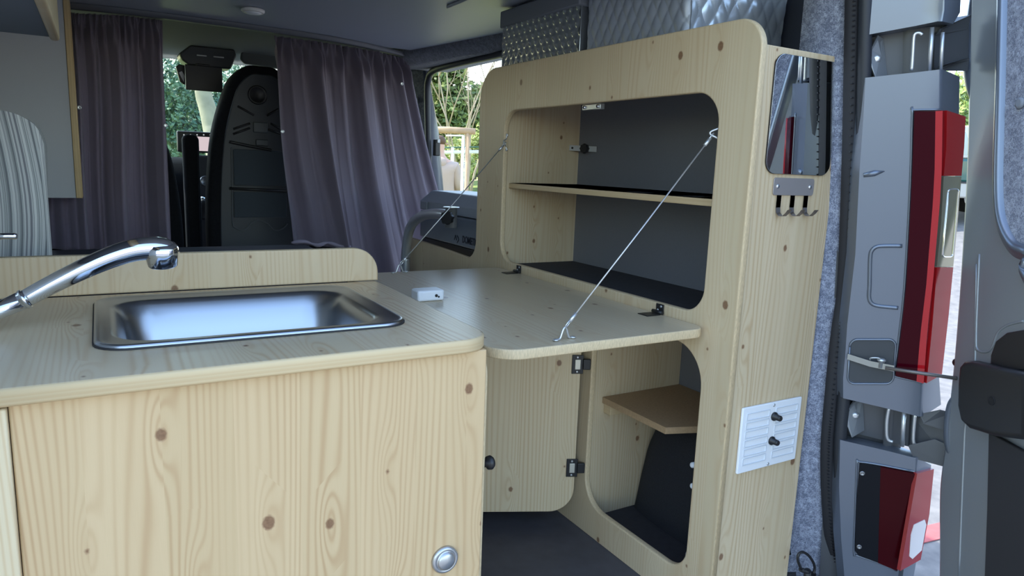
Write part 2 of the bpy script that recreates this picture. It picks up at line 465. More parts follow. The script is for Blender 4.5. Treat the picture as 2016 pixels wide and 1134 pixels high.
# striker plate on the jamb, bolts on the felt
t = thing('door_striker', (1.375, 3.07, 1.02), 'black latch striker with a steel plate on the seal beside the side door opening', 'latch')
mkbox('latch_body', (1.362, 3.045, .985), (1.388, 3.075, 1.06), BLACK, t, .004)
mkbox('steel_plate', (1.370, 3.040, 1.045), (1.384, 3.046, 1.062), STEEL_D, t, .001)
for k, (qx, qy) in enumerate(((819, 197), (817, 213))):
    c = P(qx, qy, 'x', 1.315)
    bm = bmesh.new(); lathe(bm, [(.016, -.004), (.016, .004), (.012, .008), (.006, .008), (.006, .012)], c, (-1, -.3, 0), 20)
    tagit(link('belt_bolt', bm, STEEL), ['upper round steel seat belt bolt on the grey felt pillar', 'lower round steel seat belt bolt with dark rim on the grey felt pillar'][k], 'bolt', 'belt bolts on the door pillar')
# curtain rail under the ceiling at the cab
railpts = [P(60, 6, 'z', ZC-.009), P(240, 22, 'z', ZC-.009), P(560, 63, 'z', ZC-.009), P(700, 86, 'z', ZC-.009), P(800, 109, 'z', ZC-.009)]
bm = bmesh.new()
rp = smoothpts(railpts, 6)
for a, b in zip(rp, rp[1:]):
    pass
rows = [[p+Vector((0, -.018, .008)), p+Vector((0, -.018, -.008)), p+Vector((0, .018, -.008)), p+Vector((0, .018, .008))] for p in rp]
grid(bm, rows)
o = link('curtain_rail', bm, simple('rail_grey', (.10, .105, .12), .5)); tagit(o, 'slim dark curtain rail fixed along the front edge of the grey ceiling', 'curtain rail')
RAILY = rp
# ceiling strip near the rear
bm = bmesh.new(); box(bm, (.93, .80, ZC-.010), (1.05, 2.02, ZC), .003)
struct('trim_5', bm, CEIL_M)
t = thing('ceiling_lamp', P(498, 19, 'z', ZC), 'small round white lamp flush under the grey ceiling', 'lamp')
c = P(498, 17, 'z', ZC)
bm = bmesh.new(); lathe(bm, [(.030, 0), (.036, -.003), (.036, -.009), (.032, -.013), (.028, -.013)], c, (0, 0, 1), 32); link('housing', bm, WHITE_L, t)
bm = bmesh.new(); lathe(bm, [(.028, -.0125), (.024, -.0155), (.010, -.018), (.0001, -.0185)], c, (0, 0, 1), 32); link('diffuser', bm, WHITE, t)

# ------------------------------------------------------------------ sink cabinet
t = thing('sink_cabinet', (.2, .95, 0), 'light knotty spruce kitchen cabinet under the stainless sink', 'cabinet')
mkbox('front_panel', (-.1018, .925, .0), (.508, .943, .668), [W_FRONT], t, .0025)
bm = bmesh.new(); box(bm, (-.28, .916, .0), (-.1025, .934, .664), .003); nb = link('door', bm, W_DOOR, t); nb['label'] = 'neighbouring wooden door with raised edge at far left'
mkbox('side_panel', (.490, .944, .0), (.507, 1.462, .668), [W_IN], t, .001)
mkbox('back_panel', (-.28, 1.464, .0), (.507, 1.480, .668), [W_IN], t)
# narrow rounded door closing the cabinet side towards the aisle
plate('side_door', [rrect(.949, .03, 1.44, .655, (.03, .03, .03, .04))], 'x', .509, .524, [W_IN, EDGE], t, .002)
bm = bmesh.new(); c = Vector((.524, .955, .463)); lathe(bm, [(.006, 0), (.006, .006), (.011, .008), (.012, .014), (.009, .018)], c, (1, 0, 0), 20)
o = link('knob', bm, BLACK, t); o['label'] = 'black rubber knob'
bm = bmesh.new(); c = Vector((.4425, .925, .330))
lathe(bm, [(.0225, .0), (.0225, -.004), (.020, -.0065), (.0165, -.0065), (.0155, -.004), (.0150, -.009), (.0120, -.0115), (.0001, -.0125)], c, (0, 1, 0), 40)
o = link('push_button', bm, simple('satin_nickel', (.50, .51, .53), .35, .9), t); o['label'] = 'round satin metal push latch'

# worktop with rounded corner
wt = thing('worktop', (.2, 1.2, .67), 'light wooden kitchen worktop with rounded corner around the sink', 'worktop')
SX0, SX1, SY0, SY1 = -.018, .425, 1.030, 1.400
hole = rrect(SX0+.012, SY0+.012, SX1-.012, SY1-.012, .045)
plate('board', [[(-.28, .905)] + rrect(-.10, .912, .517, 1.462, (0, .055, .0, 0))[1:-1] + [(-.28, 1.462)], hole], 'z', .668, .690, [W_TOP, PLY], wt, .004)
# backsplash board, rounded shoulder
bs = plate('backsplash', [rrect(-.28, .6905, .522, .763, (0, 0, .055, 0), 12)], 'y', 1.463, 1.482, [W_SPLASH, EDGE], None, .003)
tagit(bs, 'low wooden upstand board with rounded shoulder behind the sink', 'backsplash')

# ------------------------------------------------------------------ sink
def rr3(x0, y0, x1, y1, r, z, n=8): return [(a, b, z) for a, b in rrect(x0, y0, x1, y1, r, n)]
sk = thing('sink', ((SX0+SX1)/2, (SY0+SY1)/2, .69), 'rectangular stainless steel sink set into the wooden worktop', 'sink')
bm = bmesh.new(); rings = []
bx0, bx1, by0, by1 = .008, .392, 1.062, 1.360
for (o_, z, r) in ((0, .6905, .045), (0, .6955, .045), (.003, .6975, .043), (.008, .6965, .040), (.014, .6945, .038)):
    rings.append(rr3(SX0+o_, SY0+o_, SX1-o_, SY1-o_, r, z))
for (x0, y0, x1, y1, r, z) in ((bx0-.006, by0-.006, bx1+.006, by1+.006, .062, .6945), (bx0, by0, bx1, by1, .058, .6925), (bx0+.005, by0+.005, bx1-.005, by1-.005, .054, .686),
                               (bx0+.014, by0+.014, bx1-.014, by1-.016, .052, .668), (bx0+.022, by0+.024, bx1-.020, by1-.026, .05, .63), (bx0+.032, by0+.034, bx1-.026, by1-.040, .05, .59), (bx0+.046, by0+.046, bx1-.036, by1-.056, .045, .562), (bx0+.070, by0+.065, bx1-.060, by1-.082, .04, .549), (bx0+.10, by0+.09, bx1-.10, by1-.125, .03, .545)):
    rings.append(rr3(x0, y0, x1, y1, r, z))
vs = [[bm.verts.new(p) for p in r] for r in rings]
for a, b in zip(vs, vs[1:]):
    for k in range(len(a)):
        f = bm.faces.new((a[k], a[(k+1) % len(a)], b[(k+1) % len(a)], b[k])); f.smooth = True
f = bm.faces.new(vs[-1]); f.smooth = True
link('bowl_and_rim', bm, STEEL_B, sk, True)
plate('sealing_gasket', [rrect(SX0-.002, SY0-.002, SX1+.002, SY1+.002, .047), rrect(SX0+.006, SY0+.006, SX1-.006, SY1-.006, .042)], 'z', .6902, .6930, [BLACK_S, BLACK_S], sk)
bm = bmesh.new(); lathe(bm, [(.030, 0), (.030, .002), (.020, .001), (.0001, .0005)], (.2, 1.21, .5455), (0, 0, 1)); link('drain', bm, CHROME, sk)

# ------------------------------------------------------------------ faucet
fc = thing('faucet', (-.215, 1.24, .69), 'chrome kitchen mixer tap with a long angled spout over the sink', 'faucet')
bm = bmesh.new(); lathe(bm, [(.027, 0), (.027, .006), (.023, .010), (.022, .09), (.024, .10), (.022, .115), (.012, .125)], (-.205, 1.235, .69), (0, 0, 1)); link('base_body', bm, CHROME, fc)
bm = bmesh.new(); sweep(bm, [(-.215, 1.235, .745), P(-60, 637, 'y', 1.20), P(46, 590, 'y', 1.2)], [.0125, .0125, .0135], 24); link('sleeve', bm, CHROME, fc)
bm = bmesh.new(); a = P(45, 590.5, 'y', 1.2); b = P(52, 587, 'y', 1.2); sweep(bm, [a, b], .0148, 24); link('collar', bm, CHROME, fc)
bm = bmesh.new()
hp = [(50, 588), (110, 556), (170, 527), (220, 506), (262, 493), (298, 489), (322, 492), (333, 501)]
hr = [.0125, .0136, .0150, .0163, .0172, .0180, .0185, .0150]
pts = [P(x, y, 'y', 1.2) for x, y in hp]
sp_ = smoothpts(pts, 5); rr_ = []
for i in range(len(sp_)):
    q = i/5; k = min(int(q), len(hr)-2); rr_.append(hr[k]*(1-(q-k)) + hr[k+1]*(q-k))
sweep(bm, sp_, rr_, 28)
link('spray_head', bm, CHROME, fc)
bm = bmesh.new(); c = P(318, 492, 'y', 1.2); lathe(bm, [(.020, .010), (.0245, .004), (.0255, -.004), (.0235, -.014), (.0215, -.024), (.020, -.026), (.0001, -.0235)], c, (-.05, -.15, 1), 32); link('spray_nozzle', bm, CHROME, fc)
bm = bmesh.new(); sweep(bm, smoothpts([(-.205, 1.235, .812), P(-30, 470, 'y', 1.3), P(5, 465, 'y', 1.3), P(34, 465, 'y', 1.3)], 5), [.006]*5+[.005]*10+[.004], 12); link('lever', bm, CHROME, fc)

# ------------------------------------------------------------------ tall storage cabinet
XF, XB = 1.062, 1.078
cb = thing('storage_cabinet', (1.2, 1.5, 0), 'tall light spruce cabinet with open shelf compartment and rounded cut-outs along the right wall', 'cabinet')
outer = []
outer += [(.926, .0), (2.62, .0), (2.62, .655)]
# low part under the fridge window, then up the stile
outer += [(2.30, .648)]
for k in range(9):
    a = -PI/2 - k/8*PI/2
    outer.append((2.09+.055*math.cos(a), .70+.055*math.sin(a)) if False else (2.10 + .062*math.cos(a), .704 + .062*math.sin(a)))
R = .095
for k in range(11):
    a = k/10*PI/2
    outer.append((2.036-R+R*math.cos(a), 1.245-R+R*math.sin(a)))
R = .060
for k in range(11):
    a = PI/2 + k/10*PI/2
    outer.append((.926+R+R*math.cos(a), 1.241-R+R*math.sin(a)))
up_hole = rrect(1.018, .663, 1.872, 1.112, (.055, .06, .06, .065), 10)
lo_hole = rrect(1.004, .082, 1.376, .592, (.06, .075, .06, .085), 10)
plate('face_frame', [outer, up_hole, lo_hole], 'x', XF, XB, [W_FACE, EDGE], cb, .0035)
plate('side_panel', [rrect(1.0785, 0, 1.316, 1.190, (0, 0, .008, 0))], 'y', .930, .946, [W_SIDE, EDGE], cb, .002)
mkbox('inner_side', (1.0785, 1.878, .60), (1.345, 1.894, 1.215), [W_IN], cb)
mkbox('lower_inner_side', (1.0785, 1.380, .0), (1.375, 1.396, .628), [W_IN], cb)
mkbox('back_panel', (1.345, .947, .60), (1.353, 1.894, 1.215), [GREY_BACK], cb)
mkbox('lower_back_panel', (1.376, .947, .30), (1.384, 1.396, .628), [GREY_BACK], cb)
mkbox('top_board', (1.0785, .947, 1.172), (1.353, 2.03, 1.186), [W_IN], cb)
mkbox('bottom_board', (1.0785, .947, .630), (1.344, 1.877, .645), [W_IN], cb)
bm = bmesh.new(); box(bm, (1.0785, .95, .6455), (1.343, 1.876, .6485)); link('bottom_liner', bm, MAT_DARK, cb)
sh = mkbox('shelf', (1.088, .948, .884), (1.344, 1.877, .899), [PLY], cb, .001)
bm = bmesh.new()
rows = []
for i in range(31):
    y = .952 + (1.874-.952)*i/30
    rows.append([(1.090+x*.0315*8/8, y, .9005 + (.004*max(0, math.sin(y*9+x))**2 if x in (0, 1) and y < 1.35 else 0) + (.008*math.exp(-((y-1.02)/.035)**2) if x < 3 else 0)) for x in range(9)])
grid(bm, rows); bmesh.ops.solidify(bm, geom=bm.faces[:], thickness=.0015); o = link('shelf_liner', bm, MAT_DARK, sh); o['label'] = 'dark grey anti-slip mat'
# lower compartment
bm = bmesh.new()
z = .350
pl = [(1.105, 1.378), (1.374, 1.378), (1.374, 1.12), (1.31, 1.17), (1.25, 1.165), (1.215, 1.14), (1.185, 1.112), (1.105, 1.14)]
prism(bm, [(a, b, z) for a, b in pl], (0, 0, .016)); sfl = link('chipboard_shelf', bm, CHIP, cb); sfl['label'] = 'small brown chipboard shelf'
mkbox('lower_floor_board', (1.0785, .947, .0), (1.376, 1.379, .032), [MAT_DARK], cb)
mkbox('batten', (1.112, 1.352, .322), (1.360, 1.3795, .3495), [PLY], cb, .001)
mkbox('rear_batten', (1.30, .960, .305), (1.34, 1.00, .335), [PLY], cb, .002)
# catch under the top edge and clamp bracket on the inner side
ck = thing('flap_catch', (1.09, 1.42, 1.108), 'small metal catch plate with two screws under the top edge of the opening', 'catch')
c0 = P(1150, 210, 'x', 1.085); c1 = P(1186, 207, 'x', 1.085)
mkbox('catch_plate', (1.079, c1.y, 1.098), (1.092, c0.y, 1.112), STEEL, ck, .001)
for c in (c0, c1):
    bm = bmesh.new(); lathe(bm, [(.0045, 0), (.0045, .003), (.003, .004)], (1.079, c.y + (.01 if c is c1 else -.01), 1.105), (-1, 0, 0), 12); link('screw', bm, CHROME, ck)
br = thing('rail_bracket', (1.32, 1.87, 1.01), 'metal slotted bracket with black star knob inside the open shelf', 'bracket')
def starknob(name, c, ax, r, parent, h=.014):
    bm = bmesh.new(); ax = Vector(ax).normalized(); x = ax.orthogonal().normalized(); y = ax.cross(x)
    n = 48; rings = []
    for s, hh in ((.93, 0), (1, .15), (1, .8), (.9, 1)):
        rings.append([bm.verts.new(Vector(c) + ax*h*hh + (x*math.cos(2*PI*k/n)+y*math.sin(2*PI*k/n))*r*s*(1+.07*math.cos(8*2*PI*k/n))) for k in range(n)])
    for a, b in zip(rings, rings[1:]):
        for k in range(n):
            bm.faces.new((a[k], a[(k+1) % n], b[(k+1) % n], b[k]))
    bm.faces.new(rings[0]); bm.faces.new(list(reversed(rings[-1])))
    return link(name, bm, BLACK, parent, True, angle=.8)
ba = P(1122, 291, 'y', 1.8765); bb_ = P(1175, 294, 'x', 1.343)
bdir = (bb_-ba).normalized(); bn_ = Vector((-bdir.y, bdir.x, 0)).normalized()
if bn_.y > 0: bn_ = -bn_
bm = bmesh.new(); hh = Vector((0, 0, .0085)); prism(bm, [ba-hh, bb_-hh, bb_+hh, ba+hh], bn_*.003)
link('strap_plate', bm, simple('zinc_light', (.55, .57, .58), .45, .2), br)
for q_ in (.12,):
    bm = bmesh.new(); lathe(bm, [(.0035, 0), (.0035, .002)], ba.lerp(bb_, q_)+bn_*.003, bn_, 12); link('screw', bm, BLACK_S, br)
starknob('star_knob', ba.lerp(bb_, .62)+bn_*.004, bn_, .0145, br)
# wheel arch box inside
bm = bmesh.new(); rows = []
for i in range(25):
    t_ = -1+2*i/24
    yy = 1.165+.213*math.copysign(abs(t_)**.8, t_)
    zt = .040+.300*max(0, 1-abs((yy-1.165)/.2131)**6)**.35
    xf = 1.215+.02*abs(t_)**3
    rows.append([(1.420, yy, zt), (1.30, yy, zt), (xf+.085, yy, zt*.985), (xf+.05, yy, zt*.93), (xf+.03, yy, zt*.80), (xf+.014, yy, zt*.5), (xf+.004, yy, zt*.2), (xf, yy, .034)])
grid(bm, rows)
o = link('wheel_arch', bm, CARPET, None, True); tagit(o, 'rounded black carpeted wheel arch inside the lower cupboard', 'wheel arch')
vf = thing('drain_fitting', P(1366, 930, 'x', 1.17), 'white plastic fitting with two screws beside the black wheel arch', 'fitting')
c = P(1376, 935, 'x', 1.135)
mkbox('fitting_body', (1.120, c.y-.03, .19), (1.137, c.y+.004, .262), simple('grey_white_plastic', (.35, .38, .42), .4), vf, .003)
for py in (915, 956):
    c = P(1368, py, 'x', 1.12)
    bm = bmesh.new(); lathe(bm, [(.0065, -.012), (.0065, .010), (.004, .012)], c, (-.6, -.1, .1), 14); link('screw_cap', bm, WHITE, vf)
mkbox('clip', (1.12, P(1352, 1040, 'x', 1.12).y-.02, .060), (1.136, P(1352, 1040, 'x', 1.12).y, .09), simple('grey_clip', (.25, .27, .30), .5), vf, .004)

# ------------------------------------------------------------------ fold-down flap table
FZ = .640
fl = thing('flap_table', (1.06, 1.43, FZ-.018), 'light wooden fold-down flap lowered as a table beside the worktop', 'flap table')
plate('flap_board', [rrect(.566, .992, 1.058, 1.872, (.055, .035, .035, .055), 10)], 'z', FZ-.019, FZ, [W_FLAP, EDGE], fl, .003)
def hinge_flap(y):
    bm = bmesh.new()
    box(bm, (1.010, y-.016, FZ+.0003), (1.048, y+.016, FZ+.002), .0006)
    box(bm, (1.0585, y-.012, FZ+.001), (1.061, y+.012, FZ+.022), .0006)
    sweep(bm, [(1.0535, y-.016, FZ+.0045), (1.0535, y+.016, FZ+.0045)], .0042, 12)
    h = link('hinge', bm, BLACK, fl, False)
    for dz in (.008, .017):
        bm = bmesh.new(); lathe(bm, [(.0028, 0), (.0028, .001), (.0015, .0015)], (1.0583, y+(.005 if dz < .01 else -.005), FZ+dz), (-1, 0, 0), 10); link('screw', bm, STEEL, h)
for y in (1.140, 1.752): hinge_flap(y)
def eye(c, d, parent, lift):
    """bent wire footman loop"""
    c = Vector(c); d = Vector(d)
    bm = bmesh.new()
    up = Vector(lift)
    pts = [c-d*.020, c-d*.012, c-d*.008+up*.007, c-d*.004+up*.017, c+up*.0205, c+d*.004+up*.017, c+d*.008+up*.007, c+d*.012, c+d*.020]
    sweep(bm, smoothpts(pts, 4), .0021, 10)
    for s in (-1, 1): lathe(bm, [(.0055, .0), (.0055, .0022), (.003, .003)], c+d*s*.021-up*.0018, up, 14)
    return link('eye_loop', bm, STEEL, parent)
E1 = Vector((.722, 1.022, FZ+.003)); E2 = Vector((.722, 1.846, FZ+.003))
eye(E1, (1, .15, 0), fl, (0, 0, 1)); eye(E2, (1, .15, 0), fl, (0, 0, 1))
blk = mkbox('push_latch_block', (.606, 1.435, FZ+.0003), (.672, 1.478, FZ+.026), WHITE, fl, .005)
bm = bmesh.new(); lathe(bm, [(.0035, 0), (.0035, .0015)], (.651, 1.4352, FZ+.013), (0, -1, 0), 14); lathe(bm, [(.0022, 0), (.0022, .0015)], (.657, 1.4352, FZ+.010), (0, -1, 0), 12)
link('latch_hole', bm, BLACK, blk)
# steel stay cables with crimped ends
def cable(a, b, side, lab):
    t = thing('stay_cable', a, lab, 'cable', 'steel stay cables holding the flap')
    a = Vector(a); b = Vector(b); d = (b-a).normalized()
    bm = bmesh.new(); sweep(bm, [a+d*.02, a.lerp(b, .5)+Vector((0, 0, -.002)), b-d*.02], .0016, 8); link('wire', bm, simple('wire_rope', (.62, .63, .64), .4, .8), t)
    for q, s in ((a, 1), (b, -1)):
        bm = bmesh.new(); sweep(bm, [q+d*s*.014, q+d*s*.034], .0036, 10); link('crimp_sleeve', bm, STEEL, t)
        bm = bmesh.new()
        x = d.orthogonal().normalized(); pts = [q + d*s*(.009+.009*math.cos(k/12*2*PI)) + x*.0045*math.sin(k/12*2*PI) for k in range(13)]
        sweep(bm, pts, .0013, 8); link('end_loop', bm, STEEL, t)
U1 = Vector((1.068, 1.024, 1.030)); U2 = Vector((1.068, 1.866, 1.021))
cable(E1+Vector((0, 0, .020)), U1+Vector((-.004, .004, 0)), 0, 'steel stay cable running to the near rounded corner of the opening')
cable(E2+Vector((0, 0, .020)), U2+Vector((-.004, -.004, 0)), 1, 'steel stay cable at the far end of the flap beside the bent tube')
eye((1.070, 1.0185, 1.030), (0, 0, 1), cb, (-.75, .55, 0)); eye((1.070, 1.8715, 1.021), (0, 0, 1), cb, (-.75, -.55, 0))

# ------------------------------------------------------------------ open lower door
ang = math.atan2(.083, -.175)
dr = thing('cupboard_door', (1.058, 1.392, 0), 'open wooden cupboard door with rounded corner below the flap table', 'cupboard door', None, ang)
plate('door_board', [rrect(.016, .050, .415, .606, (.065, .05, .05, .06), 10)], 'y', -.012, .004, [W_DOOR, EDGE], dr, .0025, local=True)
# local +y faces away from camera after rotation, so hardware sits on +y side too
for zz in (.462, .180):
    bm = bmesh.new()
    s = 1
    box(bm, (.010, .0045, zz-.030), (.040, .007, zz+.020), .001)
    box(bm, (-.008, .004, zz-.018), (.012, .012, zz+.010), .002)
    h = link('hinge', bm, BLACK, dr, False, local=True)
    bm = bmesh.new(); box(bm, (.018, .0072, zz-.018), (.032, .0085, zz+.008), .001); link('hinge_magnet', bm, simple('light_metal', (.6, .58, .5), .4, .6), h, False, local=True)
    for dz in (-.024, .014):
        bm = bmesh.new(); lathe(bm, [(.003, 0), (.003, .0015), (.0015, .002)], (.026, .007, zz+dz), (0, 1, 0), 12); link('screw', bm, STEEL, h, local=True)

# ------------------------------------------------------------------ things on the side panel
YP = .9295
MIR = simple('mirror_silver', (.93, .95, .96), .015, 1.0)
mr = thing('wall_mirror', (1.2, YP, .955), 'small rounded rectangular mirror on the end panel of the tall cabinet', 'mirror')
def quadplate(name, pts2, t0, t1, mats, parent, bevel):  # outline already in (x,z)
    return plate(name, [pts2], 'y', t0, t1, mats, parent, bevel)
def skew(pts, x0, x1, dx):
    z0 = min(p[1] for p in pts); z1 = max(p[1] for p in pts)
    return [(a + dx*(b-z0)/(z1-z0), b) for a, b in pts]
quadplate('mirror_glass', rrect(1.103, .955, 1.296, 1.178, .026, 10), YP-.004, YP, [MIR, BLACK_S], mr, .0007)
hk = thing('hook_rack', (1.2, YP, .915), 'small steel rack with three hooks screwed below the mirror', 'hooks')
x0, x1 = 1.133, 1.254; zt = .948
bm = plate_bm([rrect(x0, .914, x1, zt, .006, 5)], 'y', YP-.0022, YP-.0002, .0003)
STEEL_H = simple('hook_steel', (.46, .42, .41), .36, .6)
link('back_plate', bm, STEEL_H, hk)
for i in range(3):
    cx = x0 + .020 + i*.0405
    bm = bmesh.new(); w = .0065
    prof = [(YP-.0015, .916), (YP-.0015, .890), (YP-.003, .880), (YP-.009, .874), (YP-.017, .874), (YP-.024, .880), (YP-.029, .887)]
    rows = [[(cx-w, y, z_), (cx+w, y, z_)] for y, z_ in prof]
    grid(bm, rows); bmesh.ops.solidify(bm, geom=bm.faces[:], thickness=.0018)
    link('hook', bm, STEEL_H, hk, True)
for xx in (x0+.012, x1-.012):
    bm = bmesh.new(); lathe(bm, [(.0045, 0), (.0045, .001), (.003, .0022), (.0001, .0024)], (xx, YP-.0022, .931), (0, -1, 0), 16); link('screw', bm, CHROME, hk)
pw = thing('switch_panel', (1.2, YP, .34), 'white electrical panel with label slots and two black knobs on the cabinet end', 'panel')
quadplate('plate', rrect(1.105, .340, 1.288, .483, .003, 3), YP-.006, YP, [WHITE, WHITE], pw, .002)
SLOT = simple('slot_shadow_white', (.62, .65, .70), .5)
for cxx in (1.117, 1.206):
    for r in range(6):
        zz = .3565 + r*.0195
        fr = plate('label_slot', [rrect(cxx, zz, cxx+.070, zz+.016, .001, 2), rrect(cxx+.002, zz+.002, cxx+.068, zz+.0145, .001, 2)], 'y', YP-.0075, YP-.006, [SLOT, SLOT], pw)
for zz in (.452, .398):
    bm = bmesh.new(); lathe(bm, [(.0095, 0), (.0095, .003), (.0065, .004), (.0062, .016), (.0050, .018)], (1.2015, YP-.006, zz), (0, -1, 0), 24); link('knob', bm, BLACK, pw)
for zz in (.477, .346):
    bm = bmesh.new(); lathe(bm, [(.0036, 0), (.0034, .001), (.002, .0016)], (1.198, YP-.006, zz), (0, -1, 0), 14); link('screw', bm, STEEL, pw)

# ------------------------------------------------------------------ boxes on top of the cabinet
def quilt(bm, y0, y1, z0, z1, x, amp, py, pz, stud=False, ny=120, nz=40, curve=0.0):
    rows = []
    for j in range(nz+1):
        z_ = z0+(z1-z0)*j/nz; row = []
        for i in range(ny+1):
            y_ = y0+(y1-y0)*i/ny
            a = (y_/py + z_/pz)*PI; b = (y_/py - z_/pz)*PI
            if stud: h = amp*(abs(math.sin(a))*abs(math.sin(b)))**3
            else: h = amp*(abs(math.sin(a))*abs(math.sin(b)))**.5
            e = 0
            if curve: e = curve*max(0, 1-abs(i/ny)/.04)**2 + curve*max(0, 1-abs(1-i/ny)/.04)**2
            row.append((x-h+e+.002*math.sin(y_*9+z_*5), y_, z_))
        rows.append(row)
    return grid(bm, rows)
b1 = thing('studded_box', (1.2, 1.8, 1.215), 'silver insulated box with dimpled reflective side and dark lid on the cabinet top', 'box')
bm = bmesh.new(); quilt(bm, 1.545, 1.945, 1.188, 1.365, 1.088, .0045, .030, .042, True, 150, 60)
link('dimpled_side', bm, SILVER_Q2, b1)
mkbox('body', (1.091, 1.545, 1.188), (1.33, 1.945, 1.365), SILVER_Q2, b1, .002)
mkbox('lid', (1.080, 1.540, 1.362), (1.335, 1.955, 1.412), GREY_LID, b1, .005)
b2 = thing('quilted_box', (1.2, 1.2, 1.215), 'large silver diamond quilted insulated box on the cabinet top near the door', 'box')
bm = bmesh.new(); quilt(bm, 1.162, 1.530, 1.188, 1.405, 1.098, .0045, .036, .062, False, 150, 70, .008)
link('quilted_side', bm, SILVER_Q, b2)
mkbox('body', (1.103, 1.165, 1.188), (1.40, 1.530, 1.408), SILVER_Q, b2, .012)
bm = bmesh.new(); rows = []
rn_ = random.Random(4)
for j in range(46):
    z_ = 1.189+.216*j/45; row = []
    for i in range(101):
        x_ = 1.106+.292*i/100
        a_ = (x_/.042+z_/.068)*PI; b_ = (x_/.042-z_/.068)*PI
        row.append((x_, 1.163-.0035*(abs(math.sin(a_))*abs(math.sin(b_)))**.5-.004*math.sin(x_*38+z_*9)*math.sin(z_*30+x_*12), z_))
    rows.append(row)
grid(bm, rows); o = link('wrinkled_end', bm, simple('silver_quilt_lit', (.50, .56, .66), .24, .45), b2, True)  # end face paler than the quilt: sky light is put into its colour

# ------------------------------------------------------------------ cool box seen through the side cut-out
fr = thing('cool_box', (1.25, 2.3, .60), 'grey portable cool box with lid seen through the cut-out beside the curtain', 'cool box')
bm = bmesh.new(); box(bm, (1.126, 1.93, .600), (1.36, 2.632, .655), .004); link('base', bm, BLACK, fr)
bm = bmesh.new(); box(bm, (1.118, 1.925, .657), (1.36, 2.640, .762), .006); link('body', bm, FRIDGE, fr)
bm = bmesh.new()
prof = [(1.118, .766), (1.118, .800), (1.122, .803), (1.165, .838), (1.172, .842), (1.34, .842), (1.36, .83), (1.36, .766)]
v0 = [(x, 2.640, z) for x, z in prof]
prism(bm, v0, (0, -.715, 0)); bevel_all(bm, .003, 2); link('lid', bm, FRIDGE_L, fr)
mkbox('lid_latch', (1.112, 2.56, .768), (1.118, 2.62, .80), FRIDGE_L, fr, .003)
# brand lettering
def text_mesh(name, body, size, mat, parent, origin, xdir, ydir, ext=.0004, bold=.0):
    cu = bpy.data.curves.new('t', 'FONT'); cu.body = body; cu.size = size; cu.extrude = ext; cu.offset = bold
    ob = bpy.data.objects.new('t', cu); COL.objects.link(ob)
    dg = bpy.context.evaluated_depsgraph_get(); dg.update()
    me = bpy.data.meshes.new_from_object(ob.evaluated_get(dg))
    bm = bmesh.new(); bm.from_mesh(me); bpy.data.objects.remove(ob); bpy.data.curves.remove(cu); bpy.data.meshes.remove(me)
    xd = Vector(xdir).normalized(); yd = Vector(ydir).normalized(); zd = xd.cross(yd); xd = xd*.80
    mm = Matrix((xd, yd, zd)).transposed().to_4x4(); mm.translation = Vector(origin)
    bmesh.ops.transform(bm, matrix=mm, verts=bm.verts)
    return link(name, bm, mat, parent)
o1 = P(910, 476, 'x', 1.1175)
NAVY = simple('lettering_dark', (.012, .016, .03), .4)
text_mesh('lettering', 'DOMETIC', .034, NAVY, fr, (1.1175, o1.y, o1.z-.002), (0, -1, 0), (0, 0, 1), .0004, .0014)
bm = bmesh.new()
q = P(899, 474, 'x', 1.1172)
def stroke(bm, pts, w):
    for a, b in zip(pts, pts[1:]):
        a = Vector(a); b = Vector(b); d = (b-a).normalized(); nrm = Vector((0, -d.z, d.y))*w/2
        prism(bm, [a+nrm, b+nrm, b-nrm, a-nrm], (-.0008, 0, 0))
X_ = 1.1172
stroke(bm, [(X_, q.y+.020, q.z+.002), (X_, q.y+.010, q.z+.019), (X_, q.y-.001, q.z+.002)], .0048)
stroke(bm, [(X_, q.y-.004, q.z+.019), (X_, q.y-.018, q.z+.006), (X_, q.y-.004, q.z-.007)], .0048)
link('emblem', bm, NAVY, fr)

# bent steel tube with clamp
tb = thing('swivel_table_tube', (1.0, 2.4, 0), 'bent shiny steel tube with clamp and black knob behind the flap table', 'table leg')
bm = bmesh.new()
XT = 1.03
pts = [P(799, 700, 'x', XT), P(798, 540, 'x', XT), P(799, 500, 'x', XT), P(804, 460, 'x', XT), P(814, 438, 'x', XT), P(832, 425, 'x', XT), P(856, 421, 'x', XT), P(882, 424, 'x', XT)]
pts[0] = Vector((XT, pts[1].y, .001))
sweep(bm, smoothpts(pts, 6), .0185, 20); link('tube', bm, STEEL, tb)
c = P(888, 427, 'x', XT)
bm = bmesh.new(); lathe(bm, [(.026, .034), (.028, .034), (.028, .031), (.0205, .031), (.0205, -.036), (.014, -.036)], c, (0, 0, 1), 28); link('clamp_sleeve', bm, STEEL, tb)
starknob('clamp_knob', c+Vector((-.018, -.016, -.001)), (-.75, -.66, 0), .0225, tb, .018)
mkbox('mount_plate', (XT+.012, c.y-.03, c.z-.05), (XF-.0005, c.y-.025, c.z+.03), STEEL, tb, .001) if False else None

